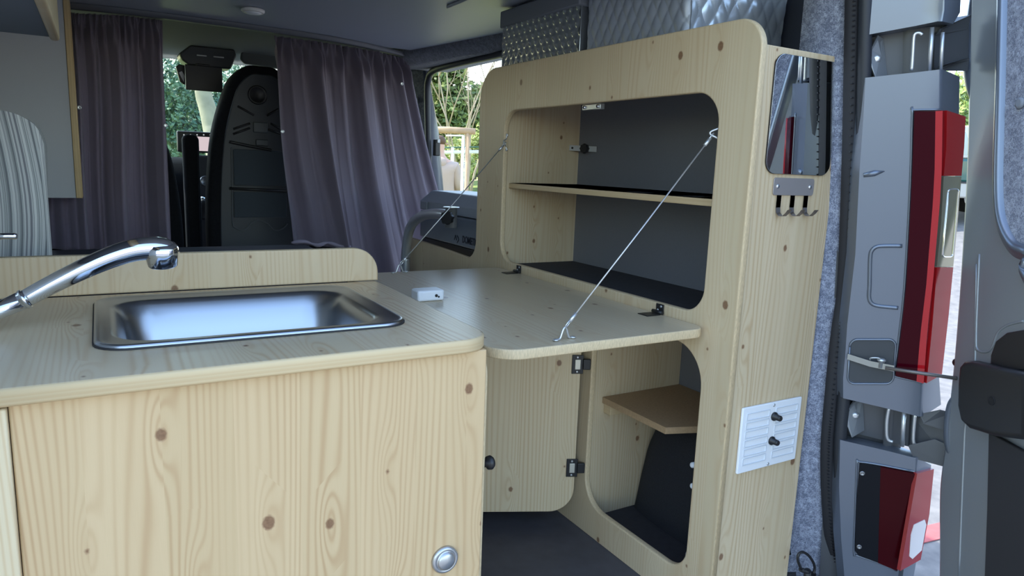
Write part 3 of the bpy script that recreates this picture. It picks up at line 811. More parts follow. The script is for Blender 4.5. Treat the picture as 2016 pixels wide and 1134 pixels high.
# ------------------------------------------------------------------ curtains
def lerp_poly(pts, u):
    n = len(pts)-1; s = min(max(u, 0), 1)*n; k = min(int(s), n-1)
    return Vector(pts[k]).lerp(Vector(pts[k+1]), s-k)
def curtain(name, top, bot, seeds, amp, nu=260, nv=70, parent=None, sag=0.0, hem=None):
    bm = bmesh.new(); rnd = random.Random(seeds)
    comps = [(rnd.uniform(2.6, 3.6), rnd.uniform(0, 6), .5), (rnd.uniform(5.6, 7.2), rnd.uniform(0, 6), .42), (rnd.uniform(10, 13), rnd.uniform(0, 6), .16)]
    rows = []
    for j in range(nv+1):
        v = j/nv; row = []
        for i in range(nu+1):
            u = i/nu
            uu = u + .010*math.sin(6*v+seeds) + .018*v*math.sin(3.1*u*PI+seeds)
            a = 0
            for fq, ph, w in comps:
                wv = w*((1.0-.30*v) if fq > 5 else (.55+.65*v))
                sh = math.sin(2*PI*fq*uu + ph + 1.1*v*math.sin(fq))
                a += wv*(abs(sh)**.75*(1 if sh > 0 else -1))
            hd = math.exp(-(v/.035)**2)
            a2 = (a*(1-hd*.75) + .45*hd*math.sin(2*PI*24*u) + .22*hd*math.sin(2*PI*41*u+1))*amp
            a2 *= 1-.45*math.exp(-(v/.05)**2)
            a2 += amp*.28*math.exp(-((v-.07)/.05)**2)*math.sin(2*PI*19*u+2)
            p = lerp_poly(top, u).lerp(lerp_poly(bot, u), v)
            edge = min(1, min(u, 1-u)/.03)
            p = p + Vector((.25*a2, -a2*(.4+.6*edge), 0))
            if sag: p.z -= sag*math.sin(PI*u)*v
            row.append(p)
        rows.append(row)
    grid(bm, rows)
    bmesh.ops.solidify(bm, geom=bm.faces[:], thickness=.0012)
    return link(name, bm, CURT, parent, True)
CY = 2.875
ztop = ZC-.016
def T(px, py, y=None):
    return P(px, py, 'z', ztop)
cl = thing('curtain', (.2, CY, .6), 'purple grey fabric curtain at the left of the cab opening, beside the grey wardrobe', 'curtain', 'curtains closing off the cab')
curtain('cloth', [P(100, 22, 'y', CY), P(150, 26, 'y', CY), P(240, 30, 'y', CY), P(319, 40, 'y', CY)],
        [P(96, 492, 'y', CY-.02), P(180, 492, 'y', CY-.02), P(260, 492, 'y', CY), P(338, 494, 'y', CY)], 3, .040, 240, 70, cl)
cr = thing('curtain.001', (.9, CY, .5), 'wide purple grey fabric curtain draped at the right of the cab opening', 'curtain', 'curtains closing off the cab')
curtain('cloth', [P(538, 70, 'y', CY), P(640, 84, 'y', CY), P(740, 101, 'y', CY+.05), P(802, 118, 'y', CY+.13)],
        [P(574, 482, 'y', CY-.05), P(660, 487, 'y', CY-.06), P(700, 520, 'y', CY-.06), P(760, 560, 'y', CY-.03), P(812, 560, 'y', CY), P(862, 500, 'y', CY+.08), P(880, 420, 'y', CY+.14)], 11, .048, 300, 80, cr)
# hem roll and small snaps
bm = bmesh.new()
pts = [P(x, y, 'y', CY-.085) for x, y in ((574, 478), (600, 476), (625, 483), (645, 478), (668, 484), (690, 487))]
sweep(bm, smoothpts(pts, 6), [.004+.004*abs(math.sin(k*.35)) for k in range(31)], 8); link('hem', bm, CURT, cr)
for par, spots in ((cr, ((556, 259, CY-.03), (791, 165, CY+.06))), (cl, ((156, 212, CY-.04), (326, 247, CY-.03)))):
    for x, y, yy in spots:
        bm = bmesh.new(); c = P(x, y, 'y', yy); lathe(bm, [(.007, 0), (.007, .003), (.004, .004), (.003, .001)], c, (0, -1, 0), 14); link('snap_fastener', bm, STEEL, par)

# ------------------------------------------------------------------ wardrobe panel, overhead cabinet, backrest, bench
YW = 2.70
a = P(120, 12, 'y', YW); b = P(150, 390, 'y', YW); c = P(163, 390, 'y', YW)
wd = thing('wardrobe', (-.16, YW, .8), 'grey hanging wardrobe panel with a light wooden edge strip beside the left curtain', 'wardrobe')
mkbox('grey_panel', (-.279, YW, b.z), (b.x, YW+.10, ZC-.002), GREY_WARD, wd, .001)
mkbox('edge_strip', (b.x+.0005, YW-.006, b.z), (c.x, YW+.10, ZC-.002), wood('edge_strip_wood', 'X', 'Z', 14.0, light=(.56, .40, .19), line=(.30, .19, .08), knots=0), wd, .002)
oc = thing('overhead_cabinet', (-.15, 1.2, 1.15), 'overhead cabinet with light wooden front and grey underside at top left', 'cabinet')
oy = 1.60; o_a = P(118, 80, 'y', oy); o_b = P(97, 77, 'y', oy)
bm = bmesh.new(); box(bm, (-.279, .82, o_b.z+.004), (o_b.x, oy, ZC-.001)); link('carcass', bm, simple('overhead_underside', (.10, .115, .15), .6), oc)
bm = bmesh.new(); box(bm, (o_b.x+.0005, .82, o_b.z-.002), (o_a.x, oy+.004, ZC-.001), .006, 3); link('front_board', bm, wood('overhead_wood', 'Y', 'Z', 15.0, light=(.46, .38, .25)), oc)
# striped bench backrest
m, n, l, bb = newmat('striped_fabric')
tc = n.new('ShaderNodeTexCoord'); sx = n.new('ShaderNodeSeparateXYZ'); l.new(tc.outputs['UV'], sx.inputs[0])
nz = n.new('ShaderNodeTexNoise'); nz.noise_dimensions = '1D'; nz.inputs['Scale'].default_value = 1; nz.inputs['Detail'].default_value = 2; nz.inputs['Roughness'].default_value = .7
l.new(mathn(n, l, 'MULTIPLY', sx.outputs[0], 60.0), nz.inputs['W'])
rp_ = n.new('ShaderNodeValToRGB'); rp_.color_ramp.interpolation = 'CONSTANT'
els = [(0, (.16, .165, .17)), (.36, (.26, .27, .265)), (.42, (.46, .47, .45)), (.46, (.27, .275, .27)), (.50, (.58, .58, .55)), (.55, (.34, .34, .335)), (.59, (.20, .20, .21)), (.63, (.48, .48, .46))]
cr_ = rp_.color_ramp
cr_.elements[0].position = 0; cr_.elements[0].color = (*els[0][1], 1); cr_.elements[1].position = els[1][0]; cr_.elements[1].color = (*els[1][1], 1)
for p_, c_ in els[2:]:
    e = cr_.elements.new(p_); e.color = (*c_, 1)
l.new(nz.outputs[0], rp_.inputs[0]); l.new(rp_.outputs[0], bb.inputs['Base Color']); bb.inputs['Roughness'].default_value = .9
STRIPE = m
YB_ = 1.72
bm = bmesh.new(); uvl = bm.loops.layers.uv.new('uv')
top = [(-60, 214), (0, 217), (30, 224), (55, 236), (72, 250), (84, 275), (88, 310), (88, 400), (88, 500), (88, 540)]
outl = smoothpts([P(x, y, 'y', YB_) for x, y in top], 4)
x0_ = -.275
rows = []
ncol = 24
zb = .66
for d_ in range(7):
    y_ = YB_ + d_*.016
    rows.append([(p.x, y_, p.z) for p in outl])
grid(bm, rows)
# front face: vertical columns from outline down
fr_rows = []
xs = sorted({round(p.x, 4) for p in outl})
def topz(x):
    pr = None
    for a, b in zip(outl, outl[1:]):
        if a.x <= x <= b.x and b.x > a.x: return a.z+(b.z-a.z)*(x-a.x)/(b.x-a.x)
    return outl[0].z
xe = max(p.x for p in outl[:28]); xcols = [x0_ + (xe-x0_)*k/ncol for k in range(ncol+1)]
for k, xx in enumerate(xcols):
    tz = topz(min(xx, xe-.0005))
    fr_rows.append([(xx, YB_-.018*math.sin(PI*min(1, j/9+.0))*(1 if 0 < k < ncol else 0), tz+(zb-tz)*j/9) for j in range(10)])
grid(bm, fr_rows)
for f in bm.faces:
    for lp in f.loops:
        co = lp.vert.co
        lp[uvl].uv = (co.x*1.0+3.0 + (co.y-YB_)*1.0, co.z)
o = link('striped_cushion', bm, STRIPE, None, True); tagit(o, 'grey striped fabric backrest cushion with rounded shoulder at the left edge', 'cushion')
bn = thing('bench', (.25, 2.5, 0), 'dark upholstered bench in front of the cab opening behind the upstand', 'bench')
bz = P(400, 485, 'y', 2.80).z
mkbox('seat_pad', (-.279, 2.05, bz-.07), (.70, 2.80, bz), simple('bench_fabric', (.030, .028, .042), .9), bn, .012, 3)
mkbox('box_base', (-.279, 2.08, 0), (.68, 2.78, bz-.071), GREY_BACK, bn)

# ------------------------------------------------------------------ cab
struct('floor_cab', box(bmesh.new(), (-.3, 2.95, -.20), (1.45, 4.5, -.14)), BLACK_S)
for x0c, x1c, nm in ((-.36, -.33, 'wall_cab_left'), (1.46, 1.50, 'wall_cab_right')):
    struct(nm, box(bmesh.new(), (x0c, 3.36, -.3), (x1c, 4.7, .88)), SILVER)
# headliner of the cab
bm = bmesh.new(); rows = []
for y_, z_ in ((2.90, 1.475), (3.1, 1.480), (3.4, 1.470), (3.65, 1.44), (3.80, 1.408), (3.84, 1.398)):
    rows.append([(x, y_, z_ + .02*math.cos((x-.58)*1.6) - .02) for x in [-.32+.06*k for k in range(31)]])
grid(bm, rows); bmesh.ops.solidify(bm, geom=bm.faces[:], thickness=.01)
struct('ceiling_cab', bm, CAB_GREY, smooth=True)
# windshield
bm = bmesh.new()
grid(bm, [[(-.30+.16*k, 3.84+.10*math.sin(PI*k/11), 1.40) for k in range(12)], [(-.34+.165*k, 4.75+.22*math.sin(PI*k/11), .90) for k in range(12)]])
o = link('window_1', bm, glass('windshield_glass', (.70, .84, .84), 0, .04)); o['kind'] = 'structure'
# dashboard
bm = bmesh.new(); rows = []
for y_, z_ in ((3.98, -.1), (3.95, .5), (3.96, .80), (4.02, .90), (4.12, .93), (4.5, .93), (4.8, .90), (4.85, .2)):
    rows.append([(x, y_, z_) for x in [-.32+.15*k for k in range(13)]])
grid(bm, rows); struct('trim_6', bm, simple('dash_black', (.006, .006, .007), .95, spec=.1), smooth=True)
def seat(name, cx, y, topz_, w, label, group=None, full=True, lean=.0):
    t = thing(name, (cx, y, 0), label, 'seat', group)
    h0 = .30
    ol = []
    hw = w/2
    prof = [(hw*.92, h0), (hw, h0+.25*(topz_-h0)), (hw*.97, h0+.5*(topz_-h0)), (hw*.86, h0+.72*(topz_-h0)), (hw*.66, h0+.88*(topz_-h0)), (hw*.50, h0+.955*(topz_-h0)), (hw*.25, topz_), (0, topz_+.004)]
    pl_ = smoothpts([(a, b, 0) for a, b in prof], 5)
    pts = [(cx+p.x, p.y) for p in pl_] + [(cx-p.x, p.y) for p in reversed(pl_[:-1])]
    plate('backrest', [pts], 'y', y, y+.13, [BLACK_F, BLACK_F], t, .03)
    if full:
        pts2 = [(cx+(a-cx)*.80, h0+.02+(b-h0)*.955-.01) for a, b in pts]
        sh_ = plate('back_shell', [pts2], 'y', y-.012, y+.004, [SHELLG, SHELLG], t, .005)
    mkbox('seat_cushion', (cx-hw, y+.06, .18), (cx+hw, y+.58, .34), BLACK_F, t, .04, 3)
    mkbox('seat_base', (cx-hw*.8, y+.08, -.13), (cx+hw*.8, y+.5, .18), BLACK_S, t)
    return t
YS = 3.22
tz = P(495, 129, 'y', YS).z
ps = seat('front_seat', .628, YS, tz, .47, 'tall dark passenger seat seen from behind with hard shell and pocket, beside the right curtain')
def sp2(px, py, off=.0): return P(px, py, 'y', YS-.013-off)
bm = bmesh.new(); c = sp2(507, 187); lathe(bm, [(.040, 0), (.040, .004), (.034, .007), (.030, .003), (.0001, .003)], c, (0, -1, 0), 32); link('round_cap', bm, BLACK, ps)
for pts in (((468, 209), (500, 227)), ((525, 228), (548, 215)), ((459, 254), (492, 243)), ((533, 243), (552, 254)), ((459, 264), (492, 252)), ((520, 252), (552, 263))):
    bm = bmesh.new(); sweep(bm, [sp2(*pts[0]), sp2(*pts[1])], .0045, 8); link('shell_rib', bm, BLACK, ps)
a = sp2(498, 240); b = sp2(527, 262)
mkbox('latch_housing', (a.x, YS-.022, b.z), (b.x, YS-.012, a.z), simple('latch_grey', (.075, .085, .095), .4), ps, .004)
a = sp2(503, 274); b = sp2(528, 288)
mkbox('lower_clip', (a.x, YS-.022, b.z), (b.x, YS-.012, a.z), simple('clip_grey', (.06, .07, .08), .4), ps, .004)
a = sp2(458, 293); b = sp2(562, 367)
mkbox('upper_pocket', (a.x, YS-.024, b.z), (b.x, YS-.012, a.z), POCKET, ps, .005)
a = sp2(459, 377); b = sp2(564, 428)
mkbox('lower_pocket', (a.x, YS-.024, b.z), (b.x, YS-.012, a.z), POCKET, ps, .005)
bm = bmesh.new(); sweep(bm, smoothpts([sp2(*q, .004) for q in ((456, 290), (457, 360), (458, 435), (463, 448), (480, 453), (496, 439), (510, 434), (526, 440), (540, 453), (556, 450), (566, 440))], 4), .003, 8); link('pocket_outline', bm, simple('outline_grey', (.09, .10, .11), .4), ps)
bm = bmesh.new(); sweep(bm, smoothpts([sp2(*q, .01) for q in ((452, 279), (480, 285), (520, 293), (535, 296))], 4), .006, 8); link('strap', bm, BLACK, ps)
bm = bmesh.new(); sweep(bm, [sp2(452, 371, .012), sp2(566, 376, .012)], .006, 8); link('cross_strap', bm, BLACK, ps)
ds_ = P(345, 260, 'y', 3.3)
seat('front_seat.001', .075, 3.30, P(330, 236, 'y', 3.3).z+.08, .46, 'black driver seat edge showing beside the left curtain', None, False)
ms = thing('front_seat.002', P(377, 400, 'y', 3.45), 'narrow black middle seat back in front of the dashboard screen', 'seat')
ms.location.z = -.14
a = P(359, 264, 'y', 3.45); b = P(394, 480, 'y', 3.45)
plate('backrest', [rrect(a.x, .1, P(393, 300, 'y', 3.45).x, a.z, (.01, .01, .025, .025))], 'y', 3.45, 3.51, [BLACK_F, BLACK_F], ms, .012)
mkbox('seat_base', (a.x, 3.46, -.139), (b.x-.03, 3.60, .12), BLACK_S, ms)
# dashboard screen and controls
sc = thing('dashboard_screen', P(385, 290, 'y', 3.93), 'wide black dashboard touch screen showing a pale pink picture', 'screen')
a = P(348, 257, 'y', 3.92); b = P(425, 302, 'y', 3.92)
mkbox('bezel', (a.x, 3.92, b.z), (b.x+.10, 3.945, a.z), BLACK, sc, .006)
a = P(352, 261, 'y', 3.919); b = P(421, 272, 'y', 3.919)
a2 = P(393, 269, 'y', 3.9195); b2 = P(417, 298, 'y', 3.9195)
mkbox('lit_screen', (a2.x-.03, 3.9185, b2.z), (b2.x, 3.9198, a2.z), simple('screen_glow', (.3, .25, .26), .3, emis=((.62, .50, .52), .55)), sc)
for k in range(5):
    c = P(362+k*13, 265.5, 'y', 3.919)
    bm = bmesh.new(); lathe(bm, [(.0035, 0), (.0035, .0015)], c, (0, -1, 0), 10); link('button_light', bm, simple('button_white', (.6, .6, .6), .4, emis=((.8, .8, .8), .25)), sc)
cn = thing('centre_console', P(400, 380, 'y', 3.9), 'dark centre console with round dial and gear lever between the front seats', 'console')
a = P(385, 305, 'y', 3.95); b = P(430, 470, 'y', 3.95)
mkbox('console_body', (a.x, 3.90, -.1), (b.x+.06, 3.96, a.z), BLACK_S, cn, .01)
bm = bmesh.new(); c = P(404, 356, 'y', 3.90); lathe(bm, [(.026, 0), (.026, .008), (.022, .012), (.019, .008), (.0001, .008)], c, (0, -1, 0), 28); link('dial', bm, STEEL_D, cn)
bm = bmesh.new(); sweep(bm, smoothpts([P(398, 432, 'y', 3.80), P(400, 410, 'y', 3.80), P(399, 392, 'y', 3.80)], 4), [.012, .012, .013, .014, .018, .02, .022, .02, .012], 14); link('gear_lever', bm, BLACK, cn)
bm = bmesh.new(); c = P(399, 390, 'y', 3.80); lathe(bm, [(.012, 0), (.010, .004), (.003, .006)], c, (0, -.6, .8), 16); link('lever_cap', bm, CHROME, cn)
# overhead console, folding monitor, rear mirror, visor
YO = 3.60
ov = thing('overhead_console', P(410, 110, 'y', YO), 'dark overhead console with reading lights above the windshield', 'console')
ol = [(357, 117), (352, 105), (375, 88), (462, 97), (466, 110), (455, 136), (425, 134), (372, 128)]
bm = bmesh.new(); prism(bm, [P(x, y, 'y', YO) for x, y in ol], (0, .12, .0)); bevel_all(bm, .008, 3); link('console_shell', bm, simple('console_dark', (.030, .032, .036), .35), ov)
for (x0p, x1p, y0p) in ((387, 407, 109), (420, 441, 112)):
    a = P(x0p, y0p-2, 'y', YO-.001); b = P(x1p, y0p+3, 'y', YO-.001)
    mkbox('reading_lamp', (a.x, YO-.006, b.z), (b.x, YO+.001, a.z), simple('lamp_lens', (.45, .45, .48), .2), ov, .002)
mn = thing('folding_monitor', P(395, 150, 'y', 3.55), 'black folding screen hanging in front of the windshield', 'monitor')
a = P(364, 126, 'y', 3.56); b = P(439, 182, 'y', 3.56)
mkbox('monitor_panel', (a.x, 3.56, b.z), (b.x, 3.575, a.z), BLACK, mn, .003)
mkbox('monitor_arm', ((a.x+b.x)/2-.03, 3.575, a.z-.02), ((a.x+b.x)/2+.03, 3.60, a.z+.01), BLACK, mn, .003)
rm = thing('interior_mirror', P(357, 145, 'y', 3.62), 'small black rear view mirror beside the folding screen', 'mirror')
bm = bmesh.new(); prism(bm, [P(x, y, 'y', 3.62) for x, y in ((346, 131), (352, 126), (372, 130), (372, 168), (362, 166), (354, 160))], (0, .02, 0)); bevel_all(bm, .004, 2); link('mirror_shell', bm, BLACK, rm)
bm = bmesh.new(); prism(bm, [P(x, y, 'y', 3.619) for x, y in ((352, 143), (362, 162), (364, 150), (358, 140))], (0, -.001, 0)); link('mirror_face', bm, STEEL_D, rm)
vs_ = thing('sun_visor', P(515, 112, 'y', 3.7), 'grey sun visor folded up above the tall dark seat', 'sun visor')
bm = bmesh.new(); prism(bm, [P(x, y, 'y', 3.66) for x, y in ((476, 100), (484, 95), (580, 100), (600, 108), (600, 138), (545, 134), (482, 125), (474, 116))], (0, .03, 0)); bevel_all(bm, .008, 3); link('visor_pad', bm, simple('visor_grey', (.115, .125, .125), .8), vs_)

# ------------------------------------------------------------------ rear right pillar
def plane3(a, b, c):
    n_ = (b-a).cross(c-a).normalized(); return a, n_
def onpl(px, py, pl):
    d = ray(px, py); a, n_ = pl
    return CAM + d*((a-CAM).dot(n_)/d.dot(n_))
A_t = P(1712, 60, 'y', .86); A_m = P(1672, 660, 'y', .86); B_m = P(1836, 519, 'y', .751)
PL1 = plane3(A_t, A_m, B_m)
if PL1[1].x > 0: PL1 = (PL1[0], -PL1[1])
B_t = onpl(1854, 137, PL1); B_l = onpl(1815, 751, PL1); C_m = P(1880, 400, 'y', .752)
PL2 = plane3(B_t, B_l, C_m)
if PL2[1].y > 0: PL2 = (PL2[0], -PL2[1])
N1, N2 = PL1[1], PL2[1]
def J(px, py, off=0.0): return onpl(px, py, PL1) + N1*off
def K(px, py, off=0.0): return onpl(px, py, PL2) + N2*off
# felt trim between cabinet and seal
bm = bmesh.new(); rows = []
frow = [(1576, 1690, 1676, -60), (1580, 1690, 1671, 0), (1577, 1692, 1668, 110), (1570, 0, 1664, 300), (1560, 0, 1652, 560), (1540, 0, 1641, 668), (1530, 0, 1622, 840), (1520, 0, 1617, 900), (1510, 0, 1621, 1000), (1500, 0, 1634, 1134), (1490, 0, 1655, 1250)]
for xl, _, xr, y_ in frow:
    q = P(xr+3, y_, 'y', .905)
    a = P(1580-.095*y_, y_, 'y', 1.005)
    rows.append([Vector((1.432, 1.05, a.z)), Vector((a.x+.02, 1.012, a.z)), Vector((a.x-.002, 1.0, a.z)), Vector((a.x*.5+q.x*.5-.004, .955, (a.z+q.z)/2)), Vector((q.x-.004, .915, q.z)), Vector((q.x+.004, .905, q.z)), Vector((q.x+.03, .905, q.z))])
grid(bm, rows); struct('trim_7', bm, FELT, smooth=True)
# door seal
def col(px_list, ax, val): return [P(x, y, ax, val) for x, y in px_list]
sl = [(1682, -60), (1681, 0), (1678, 148), (1673, 346), (1664, 560), (1650, 668), (1637, 800), (1631, 876), (1631, 960), (1637, 1054), (1650, 1134), (1670, 1250)]
sealb = thing('door_seal', P(1670, 560, 'y', .87), 'thick black rubber seal around the rear door opening beside the felt pillar', 'seal')
bm = bmesh.new()
pts = smoothpts([P(x+2, y, 'y', .895) for x, y in sl], 6)
ring_rows = []
for i, p in enumerate(pts):
    ring_rows.append([p+Vector((-.014, .012, 0)), p+Vector((-.017, 0, 0)), p+Vector((-.008, -.010, 0)), p+Vector((.010, -.014, 0)), p+Vector((.020, 0, 0))])
grid(bm, ring_rows); link('ribbed_strip', bm, simple('ribbed_rubber', (.014, .014, .018), .7), sealb, True)
bm = bmesh.new()
# fine ribs
npts = smoothpts([P(x+2, y, 'y', .895) for x, y in sl], 40)
for i in range(0, len(npts)-1, 3):
    p = npts[i]
    box(bm, (p.x-.0165, p.y-.0085, p.z-.0012), (p.x-.004, p.y-.006, p.z+.0012))
link('ribs', bm, simple('rib_rubber', (.022, .022, .026), .6), sealb)
bm = bmesh.new(); sweep(bm, smoothpts([P(x+23, y, 'y', .872) for x, y in sl], 6), .0128, 14); link('bulb', bm, RUBBER, sealb)
# painted jamb, three pieces with hinge recesses between them
def body_piece(name, rows_px, parent, mat=SILVER):
    """rows: (A, B, C) pixel triples down the pillar"""
    bm = bmesh.new(); rows = []
    for A, B, C in rows_px:
        a = J(*A); b1_ = J(B[0]-5, B[1]); b2_ = K(B[0]+4, B[1]); bmid = (J(*B)+K(*B))/2*.8 + (b1_+b2_)/2*.2
        c_ = K(C[0]-4, C[1]); c2 = K(*C) + Vector((0.001, .004, 0))
        f = J(A[0]+(B[0]-A[0])*.66, A[1]+(B[1]-A[1])*.66)
        rows.append([a+Vector((.012, .028, 0)), a, a.lerp(f, .5), f, b1_, bmid, b2_, c_, c2, c2+Vector((.005, .06, 0))])
    # returns at top and bottom
    back = lambda r: [p+Vector((.03, .03, 0)) for p in r]
    rows = [back(rows[0])] + rows + [back(rows[-1])]
    grid(bm, rows)
    return link(name, bm, mat, parent, True, angle=.9)
pil = body = thing('rear_pillar', (1.45, .82, -.1), 'silver painted rear corner pillar of the van beside the black seal', 'van pillar')
body_piece('upper_panel', [((1706, -60), (1857, -60), (1898, -60)), ((1706, 30), (1855, 20), (1894, 24)), ((1705, 69), (1851, 42), (1880, 47))], pil)
body_piece('main_panel', [((1704, 153), (1853, 137), (1893, 151)), ((1700, 230), (1853, 215), (1892, 232)), ((1692, 340), (1848, 340), (1884, 346)), ((1684, 500), (1838, 500), (1874, 470)),
                          ((1668, 640), (1826, 640), (1858, 620)), ((1664, 700), (1820, 720), (1848, 715)), ((1660, 745), (1816, 755), (1852, 740)), ((1660, 784), (1813, 820), (1856, 797))], pil)
body_piece('lower_panel', [((1654, 866), (1804, 901), (1837, 916)), ((1652, 960), (1795, 1000), (1824, 1000)), ((1656, 1060), (1778, 1100), (1810, 1090)), ((1668, 1200), (1762, 1220), (1790, 1210))], pil)
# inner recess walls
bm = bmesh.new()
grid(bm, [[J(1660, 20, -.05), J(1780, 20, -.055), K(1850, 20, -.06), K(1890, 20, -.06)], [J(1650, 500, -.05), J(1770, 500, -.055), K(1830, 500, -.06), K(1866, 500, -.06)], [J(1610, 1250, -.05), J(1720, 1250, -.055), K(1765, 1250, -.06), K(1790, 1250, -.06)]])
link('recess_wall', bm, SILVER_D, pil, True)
# pressed marks: check strap pocket, raised dent, leaf shaped dent
def rrpx(x0p, y0p, x1p, y1p, r, dx=0, n=6):
    return [(a + dx*(b-y0p)/(y1p-y0p), b) for a, b in rrect(x0p, y0p, x1p, y1p, r, n)]
def decal(name, pxs, mat, parent, off0=.0012, th=.0015, surf=None, bev=0):
    surf = surf or J
    N_ = N1 if surf is J else N2
    bm = bmesh.new(); prism(bm, [surf(x, y, off0) for x, y in pxs], N_*-th)
    if bev: bevel_all(bm, bev, 2, 1.0)
    return link(name, bm, mat, parent)
decal('strap_pocket_shade', rrpx(1676, 670, 1762, 752, 13, -6), simple('pocket_shade', (.055, .060, .068), .6, .2), pil, .0012)
bm = bmesh.new(); lp = [J(x, y, .002) for x, y in rrpx(1674, 668, 1764, 755, 14, -6)]; sweep(bm, lp+[lp[0]], .0022, 8); link('pocket_rim', bm, SILVER, pil)
bm = bmesh.new(); lp = [J(x, y, .0005) for x, y in [(1776, 484)] + rrect(1718, 487, 1760, 600, 12)[::-1][:0] + [(1740, 484), (1725, 486), (1716, 494), (1713, 510), (1712, 560), (1711, 585), (1716, 597), (1728, 602), (1745, 604), (1768, 606)]]
sweep(bm, smoothpts(lp, 4), .004, 10); link('pressed_ridge', bm, SILVER, pil)
bm = bmesh.new(); sweep(bm, [J(1700, 345, -.001), J(1722, 341, 0), J(1742, 337, -.001)], [.0045, .006, .001], 12); link('pressed_notch', bm, SILVER, pil)
# hinge recess back plates
# upper tail light
RED_D = simple('lens_dark_red', (.040, .001, .005), .12, coat=0, spec=.10)
RED_B = simple('lens_red', (.42, .003, .008), .1, coat=.2)
RED_S = simple('lens_side_red', (.30, .008, .010), .08, coat=.5)
CLEAR = simple('lens_clear', (.42, .40, .30), .12, .7, coat=.6)
tl = thing('tail_light', J(1800, 480), 'tall red tail light wrapping around the silver rear pillar', 'tail light')
def strip(name, L, R_, surfL, surfR, mat, parent, off, n=10, base=-.001):
    """L,R: lists of px points top to bottom"""
    bm = bmesh.new(); rows = []
    Lp = [lerp_poly([(x, y, 0) for x, y in L], k/n) for k in range(n+1)]
    Rp = [lerp_poly([(x, y, 0) for x, y in R_], k/n) for k in range(n+1)]
    for p, q_ in zip(Lp, Rp):
        a0 = surfL(p.x, p.y, base); a1 = surfL(p.x, p.y, off); c1 = surfR(q_.x, q_.y, off); c0 = surfR(q_.x, q_.y, base)
        rows.append([a0, a1, a1.lerp(c1, .15), a1.lerp(c1, .85), c1, c0])
    f0 = [r for r in rows[0]]; 
    grid(bm, rows)
    for r in (0, -1):
        pass
    for rr in (rows[0], rows[-1]):
        vv = [bm.verts.new(p) for p in rr]; bm.faces.new(vv)
    return link(name, bm, mat, parent, True, angle=.7)
strip('dark_lens', [(1799, 219), (1794, 360), (1783, 560), (1771, 670), (1762, 737)], [(1840, 219), (1838, 360), (1822, 560), (1810, 660), (1803, 748)], J, J, RED_D, tl, .009)
strip('bright_lens', [(1840, 219), (1838, 360), (1822, 560), (1810, 660), (1803, 748)], [(1854, 218), (1852, 360), (1836, 545), (1824, 650), (1817, 752)], J, J, RED_B, tl, .0092)
strip('side_lens', [(1855, 218), (1854, 290), (1849, 346)], [(1892, 230), (1889, 290), (1884, 346)], K, K, RED_S, tl, .009)
strip('clear_lens', [(1849, 347), (1844, 440), (1836, 524)], [(1884, 347), (1876, 440), (1868, 524)], K, K, CLEAR, tl, .009)
strip('lower_side_lens', [(1836, 525), (1827, 640), (1816, 752)], [(1868, 525), (1859, 620), (1846, 735)], K, K, RED_S, tl, .009)
bm = bmesh.new(); lp = [K(x, y, .0095) for x, y in rrpx(1858, 372, 1878, 505, 6, -12)]; sweep(bm, lp+[lp[0]], .0015, 6); link('reflector_outline', bm, CHROME, tl)
bm = bmesh.new(); lp = [J(x, y, .001) for x, y in ((1855, 216), (1799, 217), (1796, 222), (1792, 360), (1781, 560), (1769, 670), (1760, 735), (1763, 741), (1803, 750), (1816, 754))]; sweep(bm, smoothpts(lp, 3), .0022, 8); link('gasket', bm, SILVER, tl)
# lower light cluster
tl2 = thing('lower_tail_light', J(1740, 1000), 'squat dark red lower light with a pale reversing lens on the rear pillar', 'tail light')
bm = bmesh.new()
prism(bm, [J(x, y, .006) for x, y in ((1692, 912), (1700, 910), (1733, 917), (1728, 1105), (1690, 1091), (1683, 1082), (1685, 1000))], N1*-.007); link('black_housing', bm, simple('lamp_black', (.008, .009, .012), .3, spec=.12), tl2)
bm = bmesh.new(); prism(bm, [J(x, y, .0065) for x, y in ((1733, 917), (1800, 930), (1766, 1121), (1728, 1105))], N1*-.008); link('dark_lens', bm, simple('lens_maroon', (.040, .002, .004), .15, spec=.10), tl2)
bm = bmesh.new(); prism(bm, [K(x, y, .0065) for x, y in ((1800, 930), (1833, 921), (1824, 1010), (1807, 1099), (1767, 1121))], N2*-.008); link('side_lens', bm, simple('lens_red_side', (.26, .015, .02), .12, coat=.4), tl2)
bm = bmesh.new(); prism(bm, [K(x, y, .0078) for x, y in ((1793, 1030), (1814, 1020), (1817, 1030), (1808, 1080), (1790, 1097), (1784, 1092), (1787, 1050))], N2*-.003); link('clear_lens', bm, simple('lens_white', (.62, .56, .56), .2, coat=.5), tl2)
for x, y in ((1697, 929), (1691, 1073)):
    bm = bmesh.new(); lathe(bm, [(.0055, 0), (.0055, .002), (.0035, .003), (.002, .001)], J(x, y, .006), N1, 14); link('screw', bm, STEEL_D, tl2)
bm = bmesh.new(); lp = [J(x, y, .001) for x, y in ((1800, 928), (1733, 915), (1692, 909), (1687, 912), (1684, 1000), (1681, 1086), (1688, 1093), (1728, 1107), (1765, 1123))]; sweep(bm, smoothpts(lp, 3), .0022, 8); link('rim', bm, SILVER, tl2)
